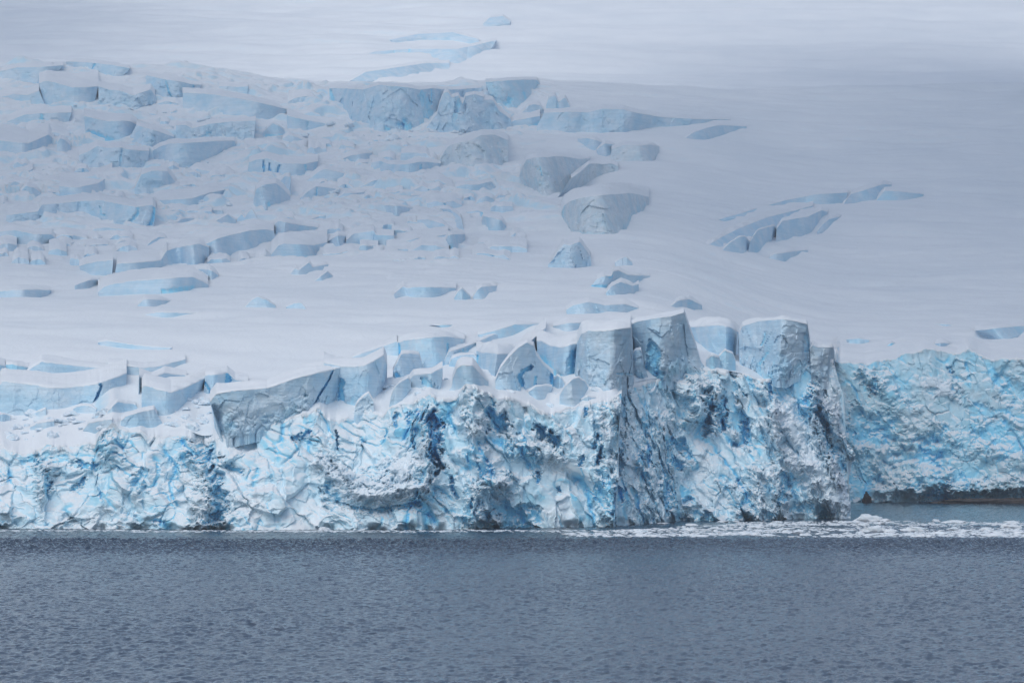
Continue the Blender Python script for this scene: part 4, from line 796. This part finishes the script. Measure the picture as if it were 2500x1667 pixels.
fall('ice_bluff', 'dusty snow-draped knob beside the round white hollow of the slope', 'A2', [(1715, 1050), (1780, 950), (1900, 892), (2080, 832), (2200, 830), (2320, 870)], [(1720, 1085), (1820, 1130), (1920, 1178), (2050, 1192), (2180, 1150), (2320, 1090)], tread=40, noise=1.6, mat=M_DIRTY, dirt=.19, lean=.9, lip=2.0, strokes=[('pit', 'A2', [(1900, 960), (1920, 1030)], 40, 3, .2), ('cut', 'A2', [(2230, 900), (2250, 980)], 20, 2, .3)])
fall('ice_bluff', 'grey streaked ice knob with a dark fork-shaped crack on top', 'A3', [(245, 1190), (270, 1110), (310, 1040), (390, 1012), (500, 1022), (700, 1030), (870, 1040)], [(255, 1230), (350, 1300), (450, 1395), (520, 1410), (600, 1350), (700, 1230), (870, 1080)], tread=25, noise=1.3, mat=M_DIRTY, dirt=.27, lean=.9, lip=2.0,
     strokes=[('cut', 'A3', [(330, 1060), (430, 1150)], 7, 2, .5), ('cut', 'A3', [(435, 1110), (445, 1200)], 7, 2, .6), ('pit', 'A3', [(320, 1240), (420, 1250)], 70, 2, .3)])
fall('ice_bluff', 'broad dusty snow hump above the fork-cracked knob', 'A3', [(1060, 960), (1160, 915), (1280, 910), (1400, 925), (1480, 945)], [(1050, 1060), (1140, 1080), (1260, 1080), (1390, 1100), (1480, 960)], tread=15, noise=1.0, mat=M_DIRTY, dirt=.19, lean=.9, lip=2.0)
fall('ice_bluff', 'crumbly dust-streaked slope beside the fork-cracked knob', 'A3', [(700, 1210), (860, 1090), (960, 1080), (1060, 1090), (1120, 1110)], [(560, 1420), (680, 1330), (800, 1250), (960, 1200), (1120, 1180)], tread=15, noise=1.5, mat=M_DIRTY, dirt=.27, lean=.9, lip=2.0)
fall('ice_bluff', 'biggest grey knob, a dusty round ice bluff in the middle of the slope', 'A7', [(612, 130), (640, 70), (700, 35), (850, 0), (1050, -35), (1200, -30), (1390, 5)], [(630, 210), (700, 300), (760, 352), (900, 362), (1110, 378), (1200, 290), (1300, 175), (1385, 50)], tread=90, noise=1.2, mat=M_DIRTY, dirt=.30, lean=.9, lip=2.0, res=2.0,
     strokes=[('pit', 'A7', [(1180, 270), (1330, 90)], 60, 2, .4), ('cut', 'A7', [(640, 80), (630, 180)], 14, 2, .5), ('pit', 'A7', [(720, 310), (1080, 350)], 30, 1, .3), ('ridge', 'A7', [(1000, 150), (900, 200)], 60, -2, 0)])
fall('ice_block', 'lumpy heap of small blue-grey blocks under the biggest knob', 'A7', [(540, 560), (590, 480), (640, 420), (690, 430), (780, 400), (870, 520)], [(500, 600), (600, 610), (720, 620), (880, 575)], tread=30, noise=2.2, lean=.8)
fall('ice_block', 'little snow hook downhill from the biggest knob', 'A7', [(1090, 580), (1140, 550), (1185, 530), (1240, 580)], [(1095, 588), (1160, 590), (1245, 590)], tread=10, d_max=8)
fall('ice_block', 'twin blocks with a vivid blue nook between them', 'A7', [(930, 730), (990, 700), (1060, 700), (1075, 660), (1120, 650), (1210, 690), (1400, 700)], [(880, 790), (960, 798), (1040, 790), (1080, 740), (1180, 740), (1300, 720), (1400, 712)], tread=16, noise=.9, strokes=[('cut', 'A7', [(1020, 692), (1055, 705)], 22, 3, .95), ('pit', 'A7', [(870, 790), (1010, 790)], 16, 1, .8)])
fall('ice_block', 'crumble of pale ice just below the vivid blue nook', 'A7', [(1010, 850), (1060, 790), (1140, 755), (1250, 790), (1300, 770)], [(1015, 868), (1080, 870), (1180, 850), (1300, 800)], tread=14, noise=1.8)
fall('ice_block', 'faint snowy rubble patch above the square tower', 'A7', [(660, 1000), (720, 960), (860, 930), (1000, 960), (1180, 950), (1300, 985)], [(670, 1040), (800, 1065), (930, 1040), (1080, 1025), (1300, 995)], tread=16, noise=1.8, lean=1.0)
fall('crevasse_wall', 'ring-shaped snow dimple with two dark pits behind the tallest tower', 'A7', [(1580, 970), (1650, 920), (1750, 905), (1860, 960)], [(1590, 980), (1660, 982), (1760, 970), (1860, 968)], tread=10, noise=.6, strokes=[('cut', 'A7', [(1740, 945), (1770, 935)], 10, 2, .8)])
fall('ice_block', 'blue-grey square face below the lens-shaped ice ledges', 'A6', [(258, 240), (290, 214), (400, 236), (520, 255), (645, 272)], [(255, 320), (295, 388), (350, 375), (430, 325), (635, 300)], tread=25, noise=.5)
fall('ice_block', 'layered loaf-shaped block with a shaded belly', 'A6', [(225, 510), (290, 430), (340, 413), (450, 420), (600, 432), (720, 405)], [(210, 575), (350, 565), (460, 558), (560, 552), (620, 505), (720, 425)], tread=115, noise=.3, strokes=[('pit', 'A6', [(480, 545), (600, 525)], 25, .6, .5)])
fall('ice_ledge', 'ledge with two dull panels of ice parted by a rib of snow', 'A6', [(885, 390), (950, 330), (1040, 312), (1130, 300), (1150, 335), (1310, 345)], [(880, 430), (960, 412), (1110, 414), (1200, 425), (1270, 435), (1310, 420)], tread=40, noise=.5, strokes=[('ridge', 'A6', [(1130, 310), (1115, 400)], 12, -1.5, 0)])
fall('ice_ledge', 'smooth tapering ledge right of the two dull panels', 'A6', [(1335, 405), (1500, 372), (1680, 350), (1790, 330)], [(1345, 435), (1480, 445), (1600, 415), (1780, 385)], tread=70, noise=.3)
fall('ice_block', 'hollow-fronted block with a snowball on its rim', 'A6', [(1175, 85), (1250, 75), (1350, 82), (1475, 102)], [(1185, 135), (1260, 145), (1330, 200), (1385, 165), (1470, 118)], tread=16)
fall('ice_ledge', 'arched lip of ice like an eyelid', 'A6', [(1515, 205), (1600, 200), (1740, 240), (1830, 315)], [(1515, 245), (1640, 270), (1750, 295), (1820, 322)], tread=30, noise=.4)
fall('ice_block', 'triangular blue notch at the end of the smooth tapering ledge', 'A6', [(1760, 400), (1785, 340), (1860, 335), (1935, 335)], [(1770, 420), (1820, 498), (1855, 475), (1935, 375)], tread=16, noise=.7, strokes=[('pit', 'A6', [(1810, 440), (1820, 490)], 25, 2, .6)])
fall('crevasse_wall', 'curved crevasse wall wrapping round the eyelid lip', 'A6', [(1655, 102), (1790, 106), (1850, 140), (1905, 190), (1925, 290)], [(1695, 120), (1780, 155), (1830, 220), (1870, 270), (1918, 308)], tread=14, noise=.6)
fall('ice_block', 'hooked block above a snowy crease beside the loaf-shaped block', 'A6', [(725, 395), (770, 365), (810, 345), (885, 350)], [(735, 405), (800, 452), (845, 465), (885, 395)], tread=14, noise=1.2)
fall('ice_block', 'sharp little pile of shards on the snow terrace', 'A6', [(385, 690), (435, 632), (470, 650), (560, 582), (590, 625), (720, 600), (850, 562)], [(385, 698), (460, 722), (540, 702), (650, 690), (730, 640), (850, 590)], tread=14, noise=1.2)
fall('ice_block', 'single pyramid-shaped drift on the snow terrace', 'A6', [(575, 772), (660, 705), (722, 663), (800, 725)], [(585, 780), (690, 775), (800, 733)], tread=8, d_max=10, noise=.5)
fall('ice_ledge', 'pale step with a spiky white end on the middle terrace', 'A6', [(1310, 860), (1390, 792), (1420, 805), (1550, 796), (1860, 802)], [(1330, 920), (1390, 890), (1450, 905), (1650, 900), (1830, 860)], tread=20, noise=.6)
fall('serac', 'tiny pleated blue peak on the middle terrace', 'A6', [(1840, 890), (1880, 830), (1905, 806), (1950, 850), (1985, 880)], [(1850, 912), (1920, 920), (1985, 900)], tread=8, d_max=8, noise=1.6, blue=.15)
fall('ice_block', 'grey sloping wedge beside the tiny pleated peak', 'A6', [(2005, 892), (2040, 830), (2085, 798), (2255, 785)], [(2015, 898), (2110, 900), (2170, 870), (2250, 800)], tread=12, noise=.5)
fall('ice_block', 'faint low mound on the smooth terrace near the snow cone', 'A6', [(355, 975), (430, 942), (490, 936), (530, 988)], [(365, 982), (450, 982), (528, 992)], tread=6, d_max=8, noise=.5)
fall('crevasse_wall', 'small blue triangular crevasse mouth behind the pale blue wall', 'A6', [(1620, 1132), (1690, 1133), (1840, 1135)], [(1690, 1145), (1740, 1165), (1790, 1160), (1835, 1140)], tread=10, noise=.2, blue=.25)
fall('ice_block', 'low snow dome near the spires with dusty creases', 'A2', [(1850, 1290), (1920, 1270), (2050, 1270), (2170, 1240), (2220, 1300)], [(1870, 1350), (1960, 1370), (2080, 1350), (2200, 1320)], tread=20, noise=1.6, lean=.8)
fall('ice_block', 'smooth barrel of dusty ice under the snow dome', 'A2', [(2020, 1450), (2060, 1395), (2130, 1370), (2190, 1390), (2200, 1430)], [(2030, 1455), (2100, 1460), (2190, 1445)], tread=14, noise=.8)
fall('ice_block', 'snowy block with a shaded end near the eyelid lip', 'A6', [(2085, 210), (2100, 170), (2180, 185), (2260, 210), (2300, 260)], [(2090, 270), (2160, 300), (2250, 308), (2300, 280)], tread=20, noise=.8)
# crevasses of the smooth snowfield
fall('crevasse_wall', 'uppermost long crevasse of the snowfield, thin end and blue middle', 'A4', [(165, 1282), (320, 1238), (480, 1190), (640, 1145), (860, 1100), (1085, 1088)], [(200, 1288), (400, 1246), (560, 1202), (700, 1172), (800, 1168), (920, 1202), (1070, 1150)], tread=20, noise=.5, blue=.12)
fall('crevasse_wall', 'shadowed diamond face joined to the uppermost crevasse', 'A4', [(1050, 1180), (1110, 1100), (1180, 1080), (1340, 1030), (1400, 1030)], [(1052, 1195), (1160, 1155), (1230, 1145), (1290, 1142), (1400, 1045)], tread=20, noise=.5)
fall('crevasse_wall', 'arrowhead of pale blue ice ending the crevasse line uphill', 'A4', [(1295, 1142), (1350, 1075), (1450, 1080), (1630, 1100)], [(1305, 1155), (1450, 1156), (1560, 1135), (1625, 1110)], tread=20, noise=.4, blue=.12)
fall('crevasse_wall', 'widest crevasse of the snowfield, a long pale blue blade', 'A4', [(65, 1478), (180, 1410), (300, 1350), (500, 1270), (700, 1220), (840, 1180)], [(150, 1520), (250, 1495), (380, 1405), (550, 1335), (700, 1270), (830, 1210)], tread=30, noise=.35, blue=.12)
fall('ice_block', 'small roof-shaped block at the foot of the widest crevasse', 'A4', [(185, 1505), (240, 1450), (300, 1410), (350, 1403), (385, 1445)], [(195, 1530), (280, 1534), (355, 1534), (380, 1480)], tread=8, d_max=10, noise=.5)
fall('ice_block', 'rib of snow crossing below the widest crevasse', 'A4', [(385, 1440), (440, 1360), (555, 1325), (575, 1350)], [(370, 1525), (440, 1510), (490, 1490), (560, 1395)], tread=10, d_max=12, noise=.5)
fall('crevasse_wall', 'grey lens-shaped face beneath the rib of snow', 'A4', [(575, 1350), (620, 1292), (800, 1262), (900, 1215), (945, 1225)], [(572, 1435), (700, 1400), (800, 1375), (860, 1340), (920, 1270)], tread=14, noise=.5)
fall('crevasse_wall', 'lowest and smallest dark lens in the snowfield crevasses', 'A4', [(865, 1372), (905, 1320), (955, 1280), (1070, 1250)], [(872, 1378), (930, 1355), (970, 1340), (1050, 1275)], tread=10, noise=.4)
fall('crevasse_wall', 'faint shaded dip alone under the crevasse group', 'A4', [(530, 1545), (560, 1530), (700, 1510), (800, 1500)], [(520, 1560), (600, 1575), (720, 1540), (800, 1510)], tread=10, noise=.5)
fall('crevasse_wall', 'slit crevasse with a blue mouth on the snow above the inlet', 'C5', [(450, 186), (520, 176), (600, 188)], [(470, 190), (540, 200), (600, 193)], tread=10, noise=.3, blue=.2, res=2)
fall('crevasse_wall', 'tiny dark dash of a hole on the snow above the inlet', 'C5', [(720, 225), (745, 208), (768, 210)], [(724, 232), (750, 230), (768, 216)], tread=6, noise=.3, blue=.4, res=1.5)
fall('crevasse_wall', 'notched blue lip just above the teal ice wall', 'C5', [(1035, 212), (1090, 206), (1150, 212)], [(1040, 220), (1065, 238), (1140, 222)], tread=8, noise=.5, blue=.1, res=2)
fall('crevasse_wall', 'short grey crevasse high above the teal ice wall', 'C5', [(1030, 82), (1100, 82), (1155, 92)], [(1040, 90), (1100, 106), (1152, 100)], tread=8, noise=.5, res=2)
fall('crevasse_wall', 'widest blue crevasse above the inlet, running out of frame', 'C5', [(1300, 122), (1460, 110), (1600, 97), (1700, 100)], [(1390, 150), (1440, 182), (1510, 185), (1620, 140), (1700, 130)], tread=14, noise=.6, blue=.15, res=2)

# the lesser steps between them
rg = random.Random(77); made = 0
for _ in range(4000):
    if made >= 135: break
    w_ = 24+95*rg.random()**1.6; h_ = w_*rg.uniform(.10, .24)+4; cx, cy = rg.uniform(-20, 1340), rg.uniform(225, 650)
    if cy < 250+.05*(cx-600) or cx+w_ > 1180+.4*(cy-250): continue
    x0, x1, y0, y1 = cx, cx+w_, cy-h_, cy
    if any(min(x1, o[1])-max(x0, o[0]) > .15*w_ and min(y1, o[3])-max(y0, o[2]) > .25*h_ for o in OCC): continue
    Yq = hit(np.array([cx+w_/2]), np.array([cy]))
    if float(ice_mask(np.array([cx+w_/2]), Yq)[0]) < .12: continue
    tl = rg.uniform(-.10, .16)*w_; nT = rg.choice((4, 5, 6, 7))
    T = [(cx+w_*k/(nT-1), cy-(h_*rg.uniform(.65, 1.1) if 0 < k < nT-1 else h_*rg.uniform(.05, .8))+tl*k/(nT-1)) for k in range(nT)]
    B = [(cx-2, cy+1)]+[(cx+w_*k/4, cy+h_*rg.uniform(-.05, .25)*(1-abs(k-2)/3)+tl*k/4) for k in (1, 2, 3)]+[(cx+w_+2, cy+tl)]
    fall('ice_ledge', 'low broken step of ice filling a gap between the larger icefall ledges', 'P', T, B, tread=h_*rg.uniform(.6, 1.8), noise=rg.uniform(.6, 1.7), seed=made*7,
         dy=[rg.uniform(0, 6) for _ in range(4)], strokes=[('cut', 'P', [(cx+w_*.5, cy-h_), (cx+w_*.55, cy)], 2.2, 3, .8)] if rg.random() < .22 else ())
    made += 1

# mountain behind
def peak(label, T, B, **k):
    k.setdefault('noise', 1.0); k.setdefault('lean', 3.0)
    return slab('ice_ledge', label, 'ice ledge', 'T7', T, B, group='ledges on the far mountain', Y0=2900, mat=M_FARICE, res=2.5, **k)
peak('knot of broken ice high on the far mountain', [(2220, 110), (2250, 82), (2310, 75), (2345, 98)], [(2225, 122), (2285, 118), (2342, 108)], tread=8, noise=2.0)
peak('long two-cracked ledge on the far mountain', [(1640, 268), (1720, 238), (1880, 226), (2100, 226), (2180, 210), (2280, 185)], [(1650, 275), (1780, 262), (1900, 263), (2060, 290), (2140, 302), (2250, 235)], tread=10, strokes=[('cut', 'T7', [(1812, 232), (1812, 260)], 5, 4, .6), ('cut', 'T7', [(1882, 226), (1874, 262)], 5, 4, .8)])
peak('broken lower ledge on the far mountain just over the skyline', [(1610, 372), (1680, 332), (1950, 292), (2065, 290)], [(1600, 380), (1760, 368), (1920, 352), (2065, 318)], tread=10, noise=1.5)
peak('thin upper ledge on the far mountain', [(1790, 184), (1920, 157), (2080, 150), (2200, 182)], [(1800, 188), (1950, 174), (2100, 174), (2200, 190)], tread=8)

# ------------------------------------------------------------------ shore rock, floating ice
def lump(seed, sx, sy, sz, n=2):
    """an irregular chunk: subdivided icosahedron, faceted and squashed"""
    global _ICO
    if '_ICO' not in globals(): _ICO = {}
    if n not in _ICO:
        t = (1+5**.5)/2
        v = [(-1, t, 0), (1, t, 0), (-1, -t, 0), (1, -t, 0), (0, -1, t), (0, 1, t), (0, -1, -t), (0, 1, -t), (t, 0, -1), (t, 0, 1), (-t, 0, -1), (-t, 0, 1)]
        f = [(0, 11, 5), (0, 5, 1), (0, 1, 7), (0, 7, 10), (0, 10, 11), (1, 5, 9), (5, 11, 4), (11, 10, 2), (10, 7, 6), (7, 1, 8), (3, 9, 4), (3, 4, 2), (3, 2, 6), (3, 6, 8), (3, 8, 9), (4, 9, 5), (2, 4, 11), (6, 2, 10), (8, 6, 7), (9, 8, 1)]
        v = [np.array(x)/np.linalg.norm(x) for x in v]
        for _ in range(n-1):
            mid = {}; nf = []
            def mp(a, b):
                k = (min(a, b), max(a, b))
                if k not in mid:
                    q = v[a]+v[b]; v.append(q/np.linalg.norm(q)); mid[k] = len(v)-1
                return mid[k]
            for a, b, c in f:
                ab, bc, ca = mp(a, b), mp(b, c), mp(c, a); nf += [(a, ab, ca), (b, bc, ab), (c, ca, bc), (ab, bc, ca)]
            f = nf
        _ICO[n] = (np.array(v), np.array(f))
    v, f = _ICO[n]
    o = np.array((seed*3.17 % 97, seed*1.73 % 89, seed*2.31 % 83))
    fa, _, _ = facet(v*1.1+o, 7)
    r = 1+.35*fa+.25*fbm(v*1.3+o, 3, 9)
    w = v*r[:, None]; w[:, 2] = np.maximum(w[:, 2], -.3)
    return w*np.array((sx, sy, sz)), f
def on_water(p, q):
    Y = H*F/(q-HZ); return s_of(p)*Y, Y
# rock showing at the foot of the inlet wall
for i, (p, q, sx, sz, lab) in enumerate([(2432, 1227.5, 22, 1.6, 'long flat brown rock ledge under the inlet ice wall'), (2115, 1226, 1.5, 3.4, 'small dark heap of rock debris against the teal ice wall'), (2362, 1226, 5, 1.1, 'small brown rock beside the long ledge')]):
    x, Y = on_water(p, q); V, f = lump(40+i, sx, 3.0, sz, 4)
    V = V+np.array((x, Y-(6 if i != 1 else 1), .2 if i != 1 else .8)); o = mesh_obj('shore_rock', V, [f], M_ROCK, False, None, V.mean(0)*np.array((1, 1, 0)))
    tag(o, lab, 'rock', 'rocks at the foot of the ice')
# larger floes, each its own thing
big = [('largest white bergy bit, a low triangle of ice in the brash by the inlet', 2122, 1272, 4.2, 2.2), ('second bergy bit, a white wedge low in the brash', 2140, 1297, 3.4, 1.4),
       ('round white floe with a bluish side in the middle of the brash', 2232, 1296, 3.2, 1.2), ('small peaked floe beside the white wedge', 2172, 1299, 1.8, .8),
       ('flat floe at the near edge of the brash', 2250, 1311, 2.4, .7), ('long flat floe on the far edge of the brash', 2330, 1276, 3.6, .8),
       ('lone white chunk at the foot of the long cliff', 792, 1294.5, 1.8, 1.0), ('pale floe at the frame edge of the brash', 2468, 1288, 3.0, 1.0),
       ('white slab of floating ice under the buttress', 1848, 1288, 2.6, .7), ('white floe where the brash narrows', 1560, 1298, 2.2, .7)]
for i, (lab, p, q, sx, sz) in enumerate(big):
    x, Y = on_water(p, q); V, f = lump(60+i*7, sx, 1.6, sz, 3)
    o = mesh_obj('ice_floe', V, [f], M_FLOE, False, None, np.zeros(3)); o.location = (x, Y, .05); o.rotation_euler = (0, 0, i*1.3)
    if i != 0: pass
    o.rotation_euler = (0, 0, .15*math.sin(i*2.1))
    tag(o, lab, 'ice floe', 'larger floes in the brash ice')
protos = []
for k in range(8):
    V, f = lump(200+k*13, 1.0, .8, .42, 2)
    protos.append((V, f))
first = {}
rf = random.Random(4); nfl = 0
for k in range(70):
    p = rf.uniform(1560, 2560); q = rf.choice([rf.uniform(1272, 1283), rf.uniform(1290, 1309), rf.uniform(1300, 1310)])
    x, Y = on_water(p, q); j = k % 8
    if j not in first:
        o = mesh_obj('ice_floe', protos[j][0], [protos[j][1]], M_FLOE, False); first[j] = o
    else:
        o = first[j].copy(); col.objects.link(o)
    s = rf.uniform(.8, 1.9)
    o.location = (x, Y, .02); o.scale = (s*rf.uniform(.9, 1.6), s, s*rf.uniform(.7, 1.2)); o.rotation_euler = (0, 0, rf.uniform(-.5, .5))
    tag(o, 'small lump of white ice floating in the brash off the inlet', 'ice floe', 'small floes in the brash ice')
# the brash itself: countless crumbs
VV, FF, base = [], [], 0
def crumbs(n, f_pos, smin, smax):
    global base
    for k in range(n):
        p, q = f_pos(); x, Y = on_water(p, q); V, f = protos[rf.randrange(8)] if False else CR[rf.randrange(6)]
        s = smin+(smax-smin)*rf.random()**2.5; a = rf.uniform(0, 6.28); c_, s_ = math.cos(a), math.sin(a)
        W = V*np.array((s*rf.uniform(.8, 2.2), s*rf.uniform(.7, 1.5), s*rf.uniform(.25, .75)))
        W = np.stack([W[:, 0]*c_-W[:, 1]*s_*.6, W[:, 0]*s_*.6+W[:, 1]*c_, W[:, 2]], 1)+np.array((x, Y, 0))
        VV.append(W); FF.append(f+base); base += len(V)
CR = [lump(400+k*11, 1, 1, .5, 1) for k in range(6)]
def pos_left():
    p = rf.uniform(-150, 1560); return p, rf.triangular(1292.5, 1298.5, 1294.5)+(1.5 if 300 < p < 1100 else 0)+2*max(0, (p-1100)/460)*rf.random()*2
def pos_band(a, b, x0):
    def g():
        while True:
            p = x0+(2750-x0)*rf.random(); q = rf.triangular(a, b, (a+b)/2)
            t = math.sin(p*.013+q*.35)+math.sin(p*.031-q*.5)*.7+math.sin(p*.006+q*.12)
            if t+rf.uniform(-1.2, 1.2) > -.3 and not (p < 1800 and q < 1273+(1800-p)*.05+6): return p, q
    return g
crumbs(2600, pos_left, .15, .8)
crumbs(2400, pos_band(1271, 1288, 1700), .2, .9)
crumbs(4200, pos_band(1284, 1306, 1500), .2, .9)
crumbs(3600, pos_band(1299, 1312, 1380), .2, 1.0)
o = mesh_obj('brash_ice', np.concatenate(VV), [np.concatenate(FF)], M_FLOE, False)
tag(o, 'drifting belt of brash ice crumbs along the foot of the cliffs', 'brash ice', None, 'stuff')

M_CHUNK = make_plain('chunk_ice', (.62, .77, .86), (.80, .84, .88), .6, .7, .5)
# fallen chunks strewn over the snow
chunk_protos = [lump(700+k*17, 1, .9, .75, 3) for k in range(7)]
chunk_first = {}
rc = random.Random(21)
def strew(n, quad, s0, s1, label, group):
    quad = np.array(quad, float)
    for k in range(n):
        u, v = rc.random(), rc.random()
        p = (quad[0]*(1-u)+quad[1]*u)*(1-v)+(quad[3]*(1-u)+quad[2]*u)*v
        Y = float(hit(np.array([p[0]]), np.array([p[1]]))[0]); x = float(s_of(p[0])*Y)
        ze = float(ground_z(np.array([x]), np.array([Y]))[0]); j = k % 7
        if j not in chunk_first:
            o = mesh_obj('ice_chunk', chunk_protos[j][0], [chunk_protos[j][1]], M_CHUNK, False); chunk_first[j] = o
        else:
            o = chunk_first[j].copy(); col.objects.link(o)
        s = s0+(s1-s0)*rc.random()**2
        o.location = (x, Y, ze+.1*s); o.scale = (s*rc.uniform(.8, 1.7), s, s*rc.uniform(.5, 1.0)); o.rotation_euler = (rc.uniform(-.3, .3), rc.uniform(-.3, .3), rc.uniform(0, 6.28))
        tag(o, label, 'ice chunk', group, 'thing')
strew(42, [(5, 1015), (330, 1000), (300, 1045), (10, 1085)], .5, 2.0, 'loose chunk of snowy ice on the bench under the cracked slab', 'chunks on the bench')
strew(30, [(430, 985), (505, 975), (530, 1062), (400, 1055)], .5, 1.9, 'loose chunk of ice in the chute between boxy block and prow', 'chunks in the chute')
strew(30, [(900, 940), (1130, 900), (1160, 935), (960, 985)], .4, 1.5, 'loose chunk of ice on the snow shelf before the pale blue wall', 'chunks on the snow shelf')
strew(26, [(1180, 940), (1470, 930), (1460, 975), (1340, 1000)], .4, 1.6, 'loose chunk of ice on the terrace at the foot of the square tower', 'chunks on the terrace')
strew(40, [(830, 330), (1180, 330), (1200, 365), (820, 360)], .8, 3.6, 'fallen chunk of ice in the apron under the highest ice wall', 'chunks under the highest wall')
strew(60, [(60, 240), (820, 300), (820, 520), (20, 520)], .8, 4.0, 'fallen chunk of ice lying between the ledges of the icefall', 'chunks among the icefall ledges')

# ------------------------------------------------------------------ thin mist between here and the mountain
hm_, hnt, hb = new_mat('haze'); hnt.nodes.remove(hb)
pv = nd(hnt, 'ShaderNodeVolumePrincipled'); pv.inputs['Color'].default_value = (.93, .95, .98, 1); pv.inputs['Density'].default_value = .00011; pv.inputs['Anisotropy'].default_value = .2
hnt.links.new(pv.outputs[0], [x for x in hnt.nodes if x.type == 'OUTPUT_MATERIAL'][0].inputs['Volume'])
hx = np.array([(x, y, z) for z in (-12.0, 880.0) for y in (-900.0, 5300.0) for x in (-3100.0, 3100.0)])
o = mesh_obj('haze', hx, [np.array([(0, 2, 3, 1), (4, 5, 7, 6), (0, 1, 5, 4), (2, 6, 7, 3), (0, 4, 6, 2), (1, 3, 7, 5)])], hm_, False)
o['kind'] = 'stuff'
